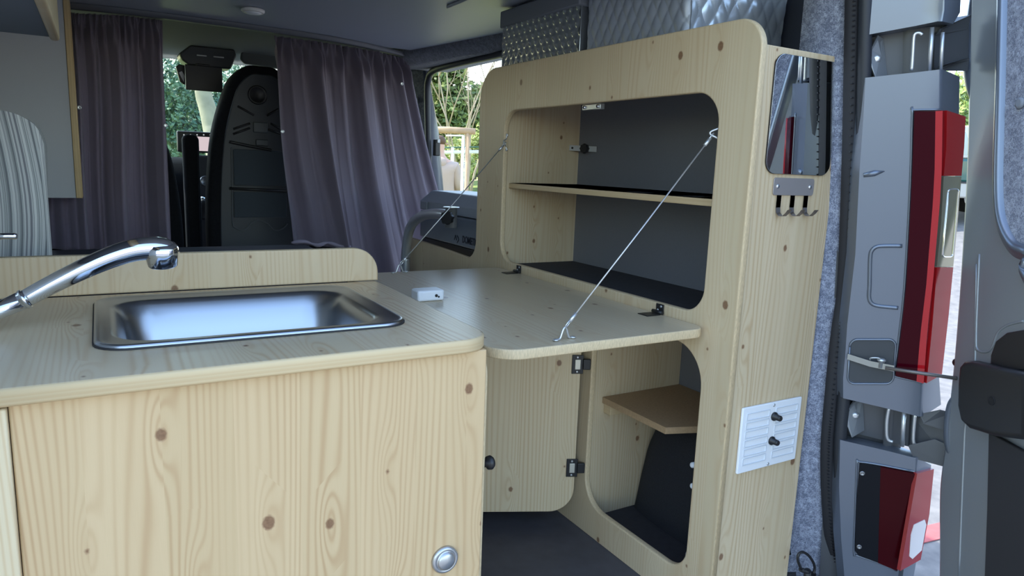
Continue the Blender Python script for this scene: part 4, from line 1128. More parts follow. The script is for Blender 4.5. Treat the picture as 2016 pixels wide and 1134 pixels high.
# hinges
def hinge(label, back, bracket, bolt, rods, arm_top, arm_bot, web):
    t = bpy.data.objects.new('door_hinge', None); COL.objects.link(t); t.parent = pil; t.location = wmat(pil).inverted() @ J(*bolt, -.03); t['label'] = label; t.empty_display_size = .05
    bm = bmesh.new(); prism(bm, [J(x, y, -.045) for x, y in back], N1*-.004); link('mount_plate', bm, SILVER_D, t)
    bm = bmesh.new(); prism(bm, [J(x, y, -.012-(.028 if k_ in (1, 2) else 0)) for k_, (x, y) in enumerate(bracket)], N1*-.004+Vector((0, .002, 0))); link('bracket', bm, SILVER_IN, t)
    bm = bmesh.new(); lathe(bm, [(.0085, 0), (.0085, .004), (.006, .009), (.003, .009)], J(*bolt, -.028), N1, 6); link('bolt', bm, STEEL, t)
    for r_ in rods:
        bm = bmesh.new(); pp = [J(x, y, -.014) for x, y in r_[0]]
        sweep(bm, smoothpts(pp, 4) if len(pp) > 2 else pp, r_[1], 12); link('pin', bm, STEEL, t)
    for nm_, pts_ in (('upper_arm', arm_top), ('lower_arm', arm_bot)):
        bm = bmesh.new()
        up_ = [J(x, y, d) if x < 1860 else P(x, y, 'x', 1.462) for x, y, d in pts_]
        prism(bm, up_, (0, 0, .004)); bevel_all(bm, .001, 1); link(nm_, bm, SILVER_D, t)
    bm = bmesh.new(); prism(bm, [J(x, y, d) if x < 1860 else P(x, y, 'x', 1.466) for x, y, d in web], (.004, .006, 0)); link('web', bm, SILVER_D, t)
hinge('upper black and silver door hinge with vertical pins above the tall tail light', ((1712, 60), (1866, 44), (1866, 150), (1712, 158)),
      ((1730, 68), (1744, 72), (1752, 150), (1725, 152), (1712, 118), (1712, 104)), (1728, 114),
      [(((1818, 67), (1812, 63), (1804, 65), (1801, 75), (1799, 110), (1797, 138)), .0032), (((1838, 52), (1832, 140)), .0040), (((1859, 62), (1855, 136)), .0034)],
      ((1852, 60, -.01), (1846, 66, -.03), (1905, 58, 0), (1912, 33, 0), (1880, 38, 0)), ((1850, 134, -.01), (1846, 137, -.03), (1905, 140, 0), (1908, 118, 0), (1880, 122, 0)),
      ((1846, 60, -.035), (1908, 45, 0), (1906, 122, 0), (1846, 134, -.035)))
hinge('lower silver door hinge with three vertical pins between the two tail lights', ((1668, 790), (1830, 826), (1826, 905), (1664, 864)),
      ((1682, 796), (1702, 800), (1705, 862), (1678, 866), (1666, 835), (1668, 815)), (1685, 826),
      [(((1752, 808), (1748, 830), (1747, 858), (1750, 871), (1759, 875)), .0034), (((1782, 812), (1778, 884)), .0042), (((1804, 816), (1800, 870), (1806, 882), (1822, 887)), .0034)],
      ((1812, 822, -.01), (1818, 836, -.005), (1866, 850, 0), (1870, 815, 0), (1850, 810, 0)), ((1790, 884, -.01), (1800, 905, -.005), (1862, 920, 0), (1866, 880, 0), (1840, 868, 0)),
      ((1800, 830, -.035), (1866, 840, 0), (1862, 900, 0), (1796, 892, -.035)))
XD = 1.470
HG = Vector((XD+.006, .765, 0)); DA = math.radians(-30)
dd = thing('door_1', HG, None, None); dd['kind'] = 'structure'
def D(px, py, off=0.0):
    """point of the door skin at a picture position, in the door's own unturned frame"""
    rot = Matrix.Rotation(DA, 3, 'Z')
    d = rot.transposed() @ ray(px, py); o_ = rot.transposed() @ (CAM-HG) + HG
    return o_ + d*((XD-o_.x)/d.x) + Vector((-off, 0, 0))
# check strap
ks = thing('check_strap', J(1720, 700, .01), 'steel check strap rod reaching from the dark pocket in the pillar to the open door', 'door strap')
bm = bmesh.new(); a = J(1668, 700, .004); b = J(1712, 712, .012); c = J(1757, 718, .022); w_ = Vector((0, 0, .006))
for p_, q_ in ((a, b), (b, c)):
    prism(bm, [p_+w_, q_+w_, q_-w_, p_-w_], N1*.003)
link('slotted_link', bm, STEEL_D, ks)
bm = bmesh.new(); sweep(bm, smoothpts([J(1712, 704, .016), J(1712, 699, .02), J(1728, 699, .02), J(1733, 704, .018)], 3), .0014, 8); link('spring_clip', bm, STEEL, ks)
bm = bmesh.new(); lathe(bm, [(.0065, -.008), (.0065, .006), (.0085, .006), (.0085, .009), (.005, .0115)], J(1733, 712, .014), (0, 0, 1), 18); link('rivet', bm, STEEL, ks)
bm = bmesh.new(); a = J(1740, 717, .024); b = D(1884, 745, .0); b = Matrix.Rotation(DA, 3, 'Z') @ (b-HG) + HG; sweep(bm, [a, a.lerp(b, .5), b], .0036, 10); link('rod', bm, simple('strap_rod', (.20, .18, .17), .5, .7), ks)

# ------------------------------------------------------------------ open rear door
edge = [(1914, -60), (1912, 0), (1908, 180), (1904, 330), (1896, 480), (1888, 600), (1880, 700), (1872, 780), (1864, 860), (1853, 940), (1850, 1000), (1850, 1134), (1846, 1300)]
ep = [D(x, y) for x, y in edge]
eo = [(p.y, p.z) for p in smoothpts(ep, 4)]
win = [(D(1985, -60).y, 1.345)] + [(D(x, y).y, D(x, y).z) for x, y in ((1985, 0), (1981, 180), (1977, 330), (1978, 400), (1984, 440), (1996, 470), (2012, 490), (2040, 505))] + [(.50, .80), (.12, .80), (.07, .84), (.07, 1.345)]
outer_d = eo + [(.02, eo[-1][1]), (.0, .0), (.0, 1.40), (.03, eo[0][1])]
plate('inner_panel', [outer_d, win], 'x', XD, XD+.012, [SILVER_IN, SILVER_IN], dd, .003)
plate('outer_skin', [outer_d], 'x', XD+.035, XD+.045, [SILVER, SILVER], dd, .003)
# rolled edge
bm = bmesh.new(); rows = [[Vector((XD+.002, y, z)), Vector((XD+.004, y+.006, z)), Vector((XD+.04, y+.004, z))] for y, z in eo]; grid(bm, rows); link('door_edge', bm, SILVER_IN, dd, True)
# raised frame around the window
lp = [Vector((XD, a, b)) for a, b in win]
fp = []
for p in lp[:9]: fp.append(p)
fpts = smoothpts([p+Vector((0, .012, 0)) for p in fp]+[Vector((XD, .50, .790)), Vector((XD, .12, .790))], 5)
bm = bmesh.new(); rows = []
for i, p in enumerate(fpts):
    tdir = (fpts[min(i+1, len(fpts)-1)]-fpts[max(i-1, 0)]).normalized(); nn = Vector((0, -tdir.z, tdir.y))
    if i < 25: nn = nn if nn.y > 0 else -nn
    else: nn = nn if nn.z < 0 else -nn
    rows.append([p+nn*.018+Vector((.001, 0, 0)), p+nn*.010+Vector((-.004, 0, 0)), p+nn*.002+Vector((-.0115, 0, 0)), p-nn*.005+Vector((-.0125, 0, 0)), p-nn*.010+Vector((-.007, 0, 0)), p-nn*.013+Vector((.006, 0, 0))])
grid(bm, rows); link('window_frame_ridge', bm, SILVER, dd, True)
plate('felt_panel', [[(a+(.004 if a > .3 else -.0), b) for a, b in win]], 'x', XD-.001, XD+.006, [FELT, FELT], dd)
bm = bmesh.new(); lathe(bm, [(.010, 0), (.010, .003), (.006, .005)], D(2012, 203, .002), (-1, 0, 0), 20); link('trim_clip', bm, simple('grey_clip_felt', (.20, .22, .26), .7), dd)
# black lower lining, handle
lin = [(D(x, y).y, D(x, y).z) for x, y in ((1956, 850), (1953, 1000), (1948, 1134), (1944, 1300))]
plate('lower_lining', [lin + [(.05, .0), (.05, D(1956, 850).z)]], 'x', XD-.010, XD-.001, [BLACK_S, BLACK_S], dd, .003)
plate('handle_recess', [[(D(x, y).y, D(x, y).z) for x, y in ((1958, 730), (1958, 700), (1968, 672), (1990, 655), (2020, 650), (2060, 650), (2060, 730))]], 'x', XD-.008, XD-.001, [BLACK, BLACK], dd, .003)
hl = [(D(x, y).y, D(x, y).z) for x, y in ((1921, 722), (1930, 712), (1946, 711), (1990, 722), (2060, 736), (2060, 868), (1990, 860), (1940, 845), (1924, 830), (1917, 800), (1918, 755))]
hd_ = plate('pull_handle', [hl], 'x', XD-.034, XD-.006, [BLACK, BLACK], dd, .010)
bm = bmesh.new(); lathe(bm, [(.0085, 0), (.0085, .001), (.006, -.002), (.0001, -.002)], D(1990, 790, .034), (-1, 0, 0), 20); link('screw_recess', bm, BLACK_S, hd_)
# pressed panels of the inner skin
for nm_, pts_ in (('pressed_line', ((1928, 500), (1922, 640), (1922, 690))), ('pressed_line', ((1888, 1134), (1897, 900), (1901, 835), (1912, 826), (1930, 825))), ('pressed_line', ((1922, 520), (1919, 770))),
                  ('pressed_line', ((1922, 655), (1920, 672), (1926, 690), (1945, 692), (1955, 680), (1965, 655), (1985, 640), (2016, 632)))):
    bm = bmesh.new(); sweep(bm, smoothpts([D(x, y, -.0005) for x, y in pts_], 5), .0026, 8); link(nm_, bm, SILVER_IN, dd)
# outer hinge covers bulging beyond the edge
for pts_, in ((((1916, -40), (1908, 60), (1906, 120), (1909, 165), (1913, 200)),), (((1880, 780), (1872, 800), (1868, 850), (1870, 885), (1874, 900)),)):
    bm = bmesh.new(); sweep(bm, smoothpts([D(x-4, y, -.012) for x, y in pts_], 5), [.004+.012*math.sin(PI*k/20)**.5 for k in range(21)], 14); link('hinge_cover', bm, SILVER, dd, True)
for x, y, r_ in ((1872, 718, .0085), (1878, 768, .005)):
    bm = bmesh.new(); c = D(x+12, y, -.015); lathe(bm, [(r_, 0), (r_, .020), (r_*.8, .023)], c, (-.2, 1, 0), 16); link('rubber_stop', bm, BLACK, dd)

dd.rotation_euler = (0, 0, DA)

# tie-down ring
td = thing('tie_down_ring', P(1586, 1115, 'y', .94), 'black metal tie-down ring at the foot of the felt pillar', 'ring')
bm = bmesh.new(); rp2 = [P(x, y, 'y', .895) for x, y in ((1577, 1120), (1571, 1104), (1572, 1092), (1579, 1087), (1590, 1092), (1600, 1105), (1604, 1118), (1601, 1130))]; sweep(bm, smoothpts(rp2, 4), .0030, 10); link('ring', bm, BLACK, td)
bm = bmesh.new(); sweep(bm, [P(1576, 1121, 'y', .897), P(1603, 1131, 'y', .897)], .005, 12); sweep(bm, [P(1590, 1124, 'y', .897), P(1586, 1180, 'y', .92)], .008, 12); link('swivel_base', bm, BLACK, td)

# ------------------------------------------------------------------ outside
def hgt(x, y):
    d = math.hypot(x-.5, y-1.5)
    if d < 8: z_ = -.55
    elif d < 12: z_ = -.55+(d-8)*.20
    elif d < 26: z_ = .25 + (d-12)*.088
    else: z_ = 1.48
    return z_
m, n, l, bb = newmat('ground')
tc = n.new('ShaderNodeTexCoord'); sx = n.new('ShaderNodeSeparateXYZ'); l.new(tc.outputs['Object'], sx.inputs[0])
def nzz(scale, det=5, r=.6):
    q_ = n.new('ShaderNodeTexNoise'); q_.inputs['Scale'].default_value = scale; q_.inputs['Detail'].default_value = det; q_.inputs['Roughness'].default_value = r
    l.new(tc.outputs['Object'], q_.inputs['Vector']); return q_.outputs['Fac']
def ramp(fac, stops):
    r_ = n.new('ShaderNodeValToRGB'); l.new(fac, r_.inputs[0]); cr2 = r_.color_ramp
    cr2.elements[0].position = stops[0][0]; cr2.elements[0].color = (*stops[0][1], 1)
    cr2.elements[1].position = stops[1][0]; cr2.elements[1].color = (*stops[1][1], 1)
    for p_, c_ in stops[2:]:
        e = cr2.elements.new(p_); e.color = (*c_, 1)
    return r_.outputs[0]
gr = ramp(nzz(2.4), [(.35, (.08, .14, .022)), (.5, (.20, .25, .05)), (.58, (.38, .31, .15)), (.72, (.50, .41, .22))])
pv = ramp(nzz(9), [(.3, (.12, .12, .125)), (.7, (.21, .205, .20))])
mx = n.new('ShaderNodeMix'); mx.data_type = 'RGBA'
# grass where the ground lies ahead-right of the van, asphalt elsewhere
k_ = mathn(n, l, 'SUBTRACT', sx.outputs[1], mathn(n, l, 'MULTIPLY', sx.outputs[0], .75))
k_ = mathn(n, l, 'MULTIPLY_ADD', k_, 2.0, -4.4, clamp=True)
l.new(k_, mx.inputs[0]); l.new(pv, mx.inputs[6]); l.new(gr, mx.inputs[7]); l.new(mx.outputs[2], bb.inputs['Base Color']); bb.inputs['Roughness'].default_value = .95
GROUND = m
bm = bmesh.new(); rows = []
gs = [-60, -40, -26, -18, -12] + [-9+k*1.0 for k in range(30)] + [22, 26, 34, 46, 60]
for y_ in gs: rows.append([(x_, y_, hgt(x_, y_) + (.05*math.sin(x_*1.7)*math.cos(y_*1.3) if math.hypot(x_, y_) > 9 else 0)) for x_ in gs])
grid(bm, rows)
g_ = link('ground', bm, GROUND, None, True); g_['kind'] = 'structure'
GX = P(1840, 1060, 'z', -.55)
kb = thing('kerb_line', (GX.x, GX.y, -.55), 'faded red painted line on the grey pavement beyond the lower tail light', 'road marking')
bm = bmesh.new(); a = P(1780, 1062, 'z', -.548); b = P(1900, 1034, 'z', -.548); dd_ = (b-a).normalized(); nn_ = Vector((-dd_.y, dd_.x, 0)); prism(bm, [a-dd_*2+nn_*.05, b+dd_*2+nn_*.05, b+dd_*2-nn_*.05, a-dd_*2-nn_*.05], (0, 0, .004)); link('paint', bm, simple('faded_red', (.42, .10, .10), .8, noise=.3, nscale=20), kb)

LEAF = []
for nm_, c0, c1 in (('leaf_dark', (.05, .09, .018), (.22, .27, .06)), ('leaf_mid', (.10, .19, .04), (.34, .42, .10)), ('leaf_haze', (.055, .12, .085), (.19, .27, .13)), ('leaf_lime', (.22, .29, .05), (.46, .48, .15))):  # blue-green pair holds the teal haze seen through the windshield
    m, n, l, bb = newmat(nm_)
    oi = n.new('ShaderNodeNewGeometry'); r_ = n.new('ShaderNodeMix'); r_.data_type = 'RGBA'; l.new(oi.outputs['Random Per Island'], r_.inputs[0])
    r_.inputs[6].default_value = (*c0, 1); r_.inputs[7].default_value = (*c1, 1); l.new(r_.outputs[2], bb.inputs['Base Color']); bb.inputs['Roughness'].default_value = .6
    LEAF.append(m)
BARK = simple('bark', (.36, .30, .21), .9, noise=.45, nscale=6, bump=.4)
BARKD = simple('bark_dark', (.10, .08, .06), .9, noise=.3, nscale=8)
def foliage(bm, c, rad, nblob, leaves, ls, rnd):
    c = Vector(c)
    for _ in range(nblob):
        while True:
            d = Vector((rnd.uniform(-1, 1), rnd.uniform(-1, 1), rnd.uniform(-1, 1)))
            if .35 < d.length < 1: break
        bc = c + Vector((d.x*rad[0], d.y*rad[1], d.z*rad[2])); br_ = rnd.uniform(.16, .30)*min(rad)
        for _ in range(leaves):
            q_ = Vector((rnd.gauss(0, 1), rnd.gauss(0, 1), rnd.gauss(0, 1))).normalized()*br_*rnd.uniform(.75, 1.1)
            p = bc+q_; s = ls*rnd.uniform(.6, 1.4)
            a = Vector((rnd.gauss(0, 1), rnd.gauss(0, 1), rnd.gauss(0, 1))).normalized(); b = a.orthogonal().normalized()
            bm.faces.new([bm.verts.new(p+a*s), bm.verts.new(p+b*s*.6), bm.verts.new(p-a*s), bm.verts.new(p-b*s*.6)])
def tree(name, base, hgt_, rad, mat, label, group, nblob=60, leaves=70, ls=.06, seed=1, trunk_r=.12, bark=None):
    rnd = random.Random(seed); t = thing(name, base, label, 'tree' if 'bush' not in name else 'bush', group)
    bm = bmesh.new(); b = Vector(base); sweep(bm, smoothpts([b-Vector((0, 0, .2)), b+Vector((.1, 0, hgt_*.3)), b+Vector((-.05, 0, hgt_*.7))], 4), [trunk_r*(1-.06*k) for k in range(9)], 10); link('trunk', bm, bark or BARKD, t)
    bm = bmesh.new(); foliage(bm, b+Vector((0, 0, hgt_-rad[2]*.9)), rad, nblob, leaves, ls, rnd); link('foliage', bm, mat, t)
def at(px, py, dist):
    d = ray(px, py); return CAM + d*dist
def ground_at(px, dist):
    p = at(px, 300, dist); return Vector((p.x, p.y, hgt(p.x, p.y)))
# trees ahead seen through the windshield
specs = [(205, 20, 105, (2.0, 1.6, 2.2), 2, 0), (352, 14, 128, (1.5, 1.3, 1.7), 2, 0), (455, 18.5, 120, (2.0, 1.5, 2.4), 2, 0), (385, 33, 128, (4.2, 2.4, 3.2), 2, 0)]
labs = ['haze-tinted green tree ahead, mostly behind the left curtain', 'bushy green tree seen through the windshield left of the black screen', 'haze-tinted green tree ahead right of the pale trunk', 'wide haze-tinted green tree farthest behind the pale trunk']
for i, (px_, dst, h_, rad, mi, _) in enumerate(specs):
    g0_ = ground_at(px_, dst); tree('green_tree', g0_, at(px_, h_, dst).z-g0_.z, rad, LEAF[mi], labs[i], 'trees ahead of the van', 120, 150, .05, 20+i)
pt = thing('pale_tree_trunk', ground_at(420, 9.5), 'pale sunlit tree trunk leaning left, seen through the windshield', 'tree')
bm = bmesh.new(); g0 = ground_at(440, 9.5)
tp = [g0-Vector((0, 0, .3)), at(424, 300, 9.5), at(417, 250, 9.5), at(409, 215, 9.5), at(400, 180, 9.5), at(402, 130, 9.5), at(396, 60, 9.5)]
sweep(bm, smoothpts(tp, 5), [.13-.0012*k for k in range(31)], 14); link('trunk', bm, BARK, pt)
rnd = random.Random(5)
for k in range(5):
    bm = bmesh.new(); a = Vector(tp[-1]) + Vector((0, 0, -.2+.1*k)); b = a + Vector((rnd.uniform(-.9, .9), rnd.uniform(-.5, .5), rnd.uniform(.5, 1.3))); sweep(bm, [a, a.lerp(b, .5)+Vector((0, 0, .1)), b], [.04, .03, .01], 8); link('branch', bm, BARK, pt)
bm = bmesh.new(); foliage(bm, Vector(tp[-1])+Vector((0, 0, .9)), (1.2, 1.2, .8), 30, 60, .06, rnd); link('foliage', bm, LEAF[1], pt)
# tree and hedges through the side opening
t_ = ground_at(870, 22); tree('dense_tree', t_, at(880, 145, 22).z-t_.z, (1.75, 1.5, 2.2), LEAF[0], 'large rounded dark green tree behind the wooden post frame', None, 130, 150, .10, 31, .25)
t_ = ground_at(928, 26.5); tree('dense_tree.001', t_, at(928, 195, 26.5).z-t_.z, (1.5, 1.3, 1.9), LEAF[0], 'smaller dark green tree at the right of the large rounded one', None, 80, 110, .09, 33, .2)
for i, (px_, dst, top_, lab_) in enumerate(((885, 16.5, 268, 'yellow-green bush below the wooden beam'), (938, 18.4, 240, 'sunlit yellow-green bush behind the right end of the wooden beam'), (905, 15.2, 278, 'small bright bush behind the standing person'))):
    b_ = ground_at(px_, dst); rnd = random.Random(50+i); t = thing('bush', b_, lab_, 'bush', 'bushes on the bank')
    hh_ = max(.5, at(px_, top_, dst).z-b_.z)
    bm = bmesh.new(); foliage(bm, b_+Vector((0, 0, hh_*.45)), (.60, .45, hh_*.5), 50, 60, .045, rnd); link('foliage', bm, LEAF[3], t)
    bm = bmesh.new(); sweep(bm, [b_-Vector((0, 0, .1)), b_+Vector((0, 0, hh_*.5))], .03, 8); link('stem', bm, BARKD, t)
# bare tree with pale branches
rnd = random.Random(12)
bt = thing('bare_tree', ground_at(912, 14), 'leafless pale tree with thin upright branches behind the wooden beam', 'tree')
def branch(bm, a, d, ln, r, dep):
    pts = [a]; p = Vector(a); dd2 = Vector(d).normalized()
    for k in range(4):
        dd2 = (dd2 + Vector((rnd.gauss(0, .13), rnd.gauss(0, .13), rnd.gauss(.04, .08)))).normalized(); p = p + dd2*ln/4; pts.append(p.copy())
    sweep(bm, pts, [r, r*.85, r*.7, r*.55, r*.4], 5)
    if dep:
        for k in range(3 if dep > 1 else 4):
            q_ = pts[rnd.randint(1, 4)]
            branch(bm, q_, dd2+Vector((rnd.gauss(0, .45), rnd.gauss(0, .45), rnd.uniform(.0, .5))), ln*rnd.uniform(.5, .8), r*.5, dep-1)
g0 = ground_at(915, 14)
for k, dx in enumerate((-.22, -.10, .02, .10, .2)):
    bm = bmesh.new(); branch(bm, g0+Vector((dx*.6, 0, -.1)), (dx*1.1, rnd.uniform(-.2, .2), 1), rnd.uniform(2.0, 2.7), .030, 3); link('branch', bm, BARK, bt)
# wooden post frame with beam
pf = thing('timber_frame', ground_at(900, 7.4), 'rustic timber frame with round beam on posts in front of the hedge', 'timber frame')
WOODB = simple('weathered_timber', (.44, .29, .17), .8, noise=.3, nscale=14)
bm = bmesh.new(); sweep(bm, [at(835, 256, 7.4), at(880, 256, 7.4), at(936, 259, 7.4)], [.036, .036, .033], 14); link('beam', bm, WOODB, pf)
for px_ in (921, 846):
    g0 = ground_at(px_-4, 7.4); bm = bmesh.new(); a = at(px_, 262, 7.4); sweep(bm, [a, Vector((a.x, a.y, g0.z-.1))], .022, 12); link('post', bm, WOODB, pf)
sg = thing('white_sign_frame', ground_at(905, 7.7), 'thin white frame standing under the wooden beam', 'frame')
a = at(878, 267, 7.7); b = at(912, 267, 7.7); g0 = hgt(b.x, b.y)
bm = bmesh.new(); sweep(bm, [a, b], .009, 8); link('top_bar', bm, WHITE, sg)
for q_ in (b, ): bm = bmesh.new(); sweep(bm, [q_, Vector((q_.x, q_.y, g0))], .017, 8); link('upright', bm, WHITE, sg)
gl = thing('guard_rail', ground_at(900, 12.5), 'low white and green rail running across the grass behind the person', 'rail')
a = at(850, 291, 12.5); b = at(960, 289, 12.5)
for dz, mt, r_ in ((0, simple('rail_green', (.04, .10, .06), .7), .014), (-.085, simple('rail_white', (.6, .62, .6), .7), .032)):
    bm = bmesh.new(); sweep(bm, [a+Vector((0, 0, dz)), b+Vector((0, 0, dz))], r_, 8); link('rail_bar', bm, mt, gl)
for k in range(4):
    q_ = a.lerp(b, (k+.5)/4); bm = bmesh.new(); sweep(bm, [q_, Vector((q_.x, q_.y, hgt(q_.x, q_.y)-.05))], .03, 8); link('rail_post', bm, WHITE, gl)

# person in a beige hooded top, seen from behind
def skin_mesh(name, verts, edges, radii, mat, parent, sub=2):
    me = bpy.data.meshes.new(name); me.from_pydata(verts, edges, [])
    o = bpy.data.objects.new(name, me); COL.objects.link(o)
    md = o.modifiers.new('skin', 'SKIN'); md.use_smooth_shade = True
    for i, r_ in enumerate(radii):
        me.skin_vertices[0].data[i].radius = r_ if isinstance(r_, tuple) else (r_, r_)
    me.skin_vertices[0].data[0].use_root = True
    sd = o.modifiers.new('sub', 'SUBSURF'); sd.levels = sub; sd.render_levels = sub
    dg = bpy.context.evaluated_depsgraph_get(); dg.update()
    m2 = bpy.data.meshes.new_from_object(o.evaluated_get(dg)); bpy.data.objects.remove(o)
    bm = bmesh.new(); bm.from_mesh(m2)
    return link(name, bm, mat, parent, True, local=True)
pp = at(864, 300, 8.0); gz = hgt(pp.x, pp.y)
face_dir = math.atan2(pp.x, pp.y)
pr = thing('person', (pp.x, pp.y, gz), 'person seen from behind in a pale beige hooded top beside the door pillar', 'person', None, -face_dir)
hgt_p = at(868, 262, 8.0).z - gz
k = hgt_p/1.78
def sc_(v): return [tuple(c*k for c in q_) for q_ in v]
SKIN_M = simple('skin', (.55, .34, .25), .6); HOOD = simple('beige_cloth', (.42, .33, .27), .9, noise=.06, nscale=12); TROU = simple('light_trousers', (.50, .46, .42), .9); HAIR = simple('brown_hair', (.10, .055, .03), .7); SHOE = simple('shoe_dark', (.05, .05, .05), .6)
# local axes: +x right of picture, +y away from camera
V = [(0, 0, .95), (0, 0, 1.15), (0, 0, 1.34), (0, .0, 1.46), (0, .01, 1.55), (0, .03, 1.66), (0, .03, 1.71),
     (-.17, 0, 1.42), (-.24, .05, 1.18), (-.16, .25, 1.08), (.17, 0, 1.42), (.26, .02, 1.20), (.20, .26, 1.16),
     (-.09, 0, .88), (-.10, .02, .48), (-.11, -.02, .10), (-.11, .14, .04), (.09, 0, .88), (.10, .02, .48), (.11, -.02, .10), (.11, .14, .04)]
Ed = [(0, 1), (1, 2), (2, 3), (3, 4), (4, 5), (5, 6), (3, 7), (7, 8), (8, 9), (3, 10), (10, 11), (11, 12), (0, 13), (13, 14), (14, 15), (15, 16), (0, 17), (17, 18), (18, 19), (19, 20)]
Ra = [(.14, .10), (.14, .10), (.155, .11), (.10, .08), (.055, .055), (.078, .095), (.05, .06), .055, .042, .03, .055, .042, .03, .085, .058, .042, .035, .085, .058, .042, .035]
Ra = [tuple(c*k for c in r_) if isinstance(r_, tuple) else r_*k for r_ in Ra]
body_o = skin_mesh('body', sc_(V), Ed, Ra, SKIN_M, pr)
Vt = [(0, 0, .86), (0, 0, .98), (0, 0, 1.15), (0, 0, 1.34), (0, .0, 1.44), (0, .0, 1.49), (-.17, 0, 1.41), (-.235, .05, 1.18), (-.165, .24, 1.09), (.17, 0, 1.41), (.245, .02, 1.20), (.205, .25, 1.16)]
Et = [(0, 1), (1, 2), (2, 3), (3, 4), (4, 5), (4, 6), (6, 7), (7, 8), (4, 9), (9, 10), (10, 11)]
Rt = [(.20, .15), (.195, .15), (.195, .145), (.20, .15), (.14, .11), (.085, .085), .082, .070, .050, .082, .070, .050]
Rt = [tuple(c*k for c in r_) if isinstance(r_, tuple) else r_*k for r_ in Rt]
skin_mesh('hooded_top', sc_(Vt), Et, Rt, HOOD, pr)
skin_mesh('hood', sc_([(0, -.07, 1.40), (0, -.09, 1.47), (0, -.04, 1.52)]), [(0, 1), (1, 2)], [(.09*k, .04*k), (.10*k, .05*k), (.085*k, .03*k)], HOOD, pr)
Vl = [(0, 0, .95), (-.09, 0, .86), (-.10, .02, .48), (-.11, -.02, .09), (.09, 0, .86), (.10, .02, .48), (.11, -.02, .09)]
skin_mesh('trousers', sc_(Vl), [(0, 1), (1, 2), (2, 3), (0, 4), (4, 5), (5, 6)], [(.18*k, .14*k), .115*k, .088*k, .075*k, .115*k, .088*k, .075*k], TROU, pr)
skin_mesh('hair', sc_([(0, .0, 1.64), (0, .005, 1.70), (0, .03, 1.745)]), [(0, 1), (1, 2)], [(.082*k, .085*k), (.088*k, .098*k), (.06*k, .07*k)], HAIR, pr)
for s in (-1, 1):
    e = skin_mesh('ear', sc_([(s*.083, .035, 1.645), (s*.087, .03, 1.68)]), [(0, 1)], [.010*k, .012*k], SKIN_M, pr, 1)
    skin_mesh('shoe', sc_([(s*.11, -.06, .045), (s*.11, .04, .045), (s*.12, .16, .038)]), [(0, 1), (1, 2)], [.045*k, .05*k, .042*k], SHOE, pr)
    hx, hy, hz = ((-.165, .25, 1.08) if s < 0 else (.205, .26, 1.155))
    hand = [(hx, hy, hz), (hx-s*.01, hy+.06, hz)]; he = [(0, 1)]; hrr = [.026*k, .032*k]
    for j in range(4):
        b0 = len(hand); ox = (j-1.5)*.018
        hand += [(hx-s*.012+ox, hy+.10, hz-.004), (hx-s*.02+ox, hy+.135+.008*(1-abs(j-1.5)), hz-.022)]; he += [(1, b0), (b0, b0+1)]; hrr += [.009*k, .008*k]
    b0 = len(hand); hand += [(hx-s*.045, hy+.055, hz+.012), (hx-s*.058, hy+.085, hz+.008)]; he += [(0, b0), (b0, b0+1)]; hrr += [.010*k, .009*k]
    skin_mesh('hand', sc_(hand), he, hrr, SKIN_M, pr, 1)
nose = skin_mesh('nose', sc_([(0, .125, 1.66), (0, .14, 1.645)]), [(0, 1)], [.008*k, .012*k], SKIN_M, pr, 1)

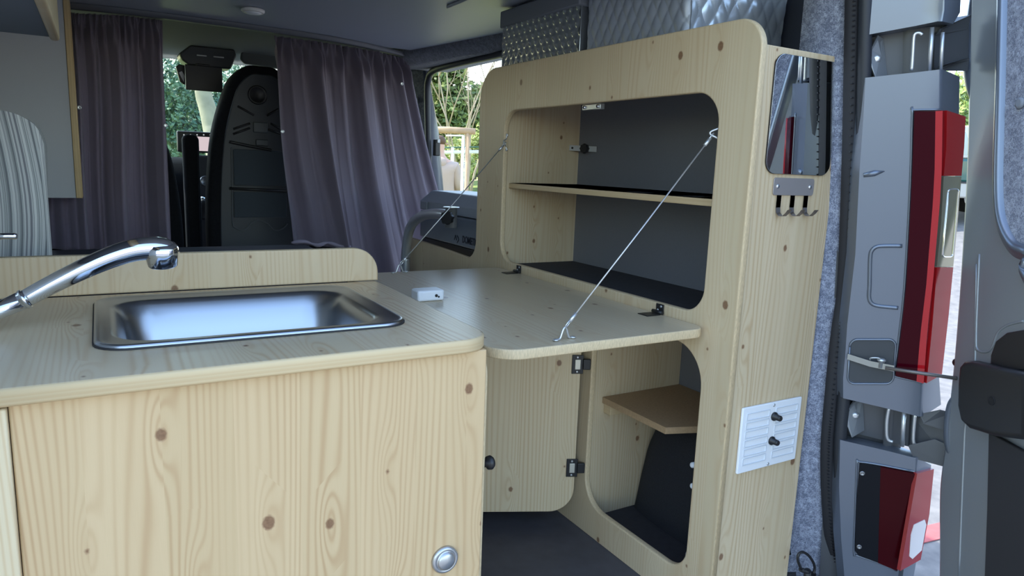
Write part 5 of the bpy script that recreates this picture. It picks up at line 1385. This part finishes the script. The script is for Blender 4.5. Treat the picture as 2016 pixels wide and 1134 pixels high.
# parked off-road car seen through the gap by the door
CG = at(1905, 325, 11.0)
ca = thing('parked_car', (CG.x, CG.y, hgt(CG.x, CG.y)), 'old dark green off-road car with silver lower side parked beyond the tail light', 'car', None, 0)
cz = at(1900, 428, 11.0).z; ct = at(1900, 240, 11.0).z; H_ = ct-cz
udir = Vector((RT.x, RT.y, 0)).normalized(); vdir = Vector((-udir.y, udir.x, 0))
ca.rotation_euler = (0, 0, math.atan2(udir.y, udir.x))
ca.location = (CG.x, CG.y, cz)
GREEN = simple('car_green', (.012, .085, .075), .25, coat=.6); CARL = simple('car_lower', (.42, .40, .37), .5); CWIN = simple('car_window', (.22, .30, .36), .08, .3); TYRE = simple('tyre', (.01, .01, .01), .85); ROOF = simple('car_roof', (.55, .54, .52), .4)
L0, L1, Wd = -2.6, 1.9, 1.7
def cbox(nm_, a, b, mt, bev=.03): return mkbox(nm_, a, b, mt, ca, bev, 2, local=True)
cbox('body', (L0, 0, H_*.36), (L1, Wd, H_*.62), GREEN, .05)
cbox('lower_body', (L0, -.012, H_*.20), (L1, Wd, H_*.37), CARL, .03)
bm = bmesh.new(); pr_ = [(L0+.05, H_*.62), (L0+.12, H_*.93), (L0+.25, H_*.96), (L1-1.75, H_*.96), (L1-1.15, H_*.62)]
prism(bm, [(x_, .04, z_) for x_, z_ in pr_], (0, Wd-.08, 0)); bevel_all(bm, .03, 2); link('cabin', bm, ROOF, ca, local=True)
for (xa, xb) in ((L0+.22, -1.55), (-1.42, -.62), (-.52, .10)):
    bm = bmesh.new(); prism(bm, [(xa, .036, H_*.65), (xb, .036, H_*.65), (xb-(.18 if xb > 0 else 0), .036, H_*.89), (xa, .036, H_*.89)], (0, .01, 0)); link('side_window', bm, CWIN, ca, local=True)
cbox('roof_rack', (L0+.3, .15, H_*.965), (-.1, Wd-.15, H_*.995), CARL, .01)
for xx in (L0+.85, L1-.75):
    for yy in (.02, Wd-.24):
        bm = bmesh.new(); lathe(bm, [(.2, 0), (.36*H_/1.8, .01), (.37*H_/1.8, .11), (.36*H_/1.8, .22), (.2, .22)], (xx, yy, H_*.19), (0, 1, 0), 28); w_o = link('wheel', bm, TYRE, ca, local=True)
        bm = bmesh.new(); lathe(bm, [(.19, -.005), (.17, .01), (.05, .02)], (xx, yy, H_*.19), (0, 1, 0), 20); link('hub', bm, STEEL, w_o, local=True)
cbox('side_trim', (L0, -.02, H_*.355), (L1, 0.0, H_*.375), BLACK_S, .004)
for k_i, (px_, dst) in enumerate(((1905, 19), (1945, 23.5), (1850, 28))):
    g0 = ground_at(px_, dst); tree('roadside_tree', g0, at(px_, 165+8*k_i, dst).z-g0.z, (1.8, 1.6, 1.7), LEAF[1], ['sunlit green tree above the parked car', 'green tree behind the open rear door edge', 'green tree behind the rear pillar'][k_i], 'trees beyond the parked car', 60, 80, .09, 70+k_i)
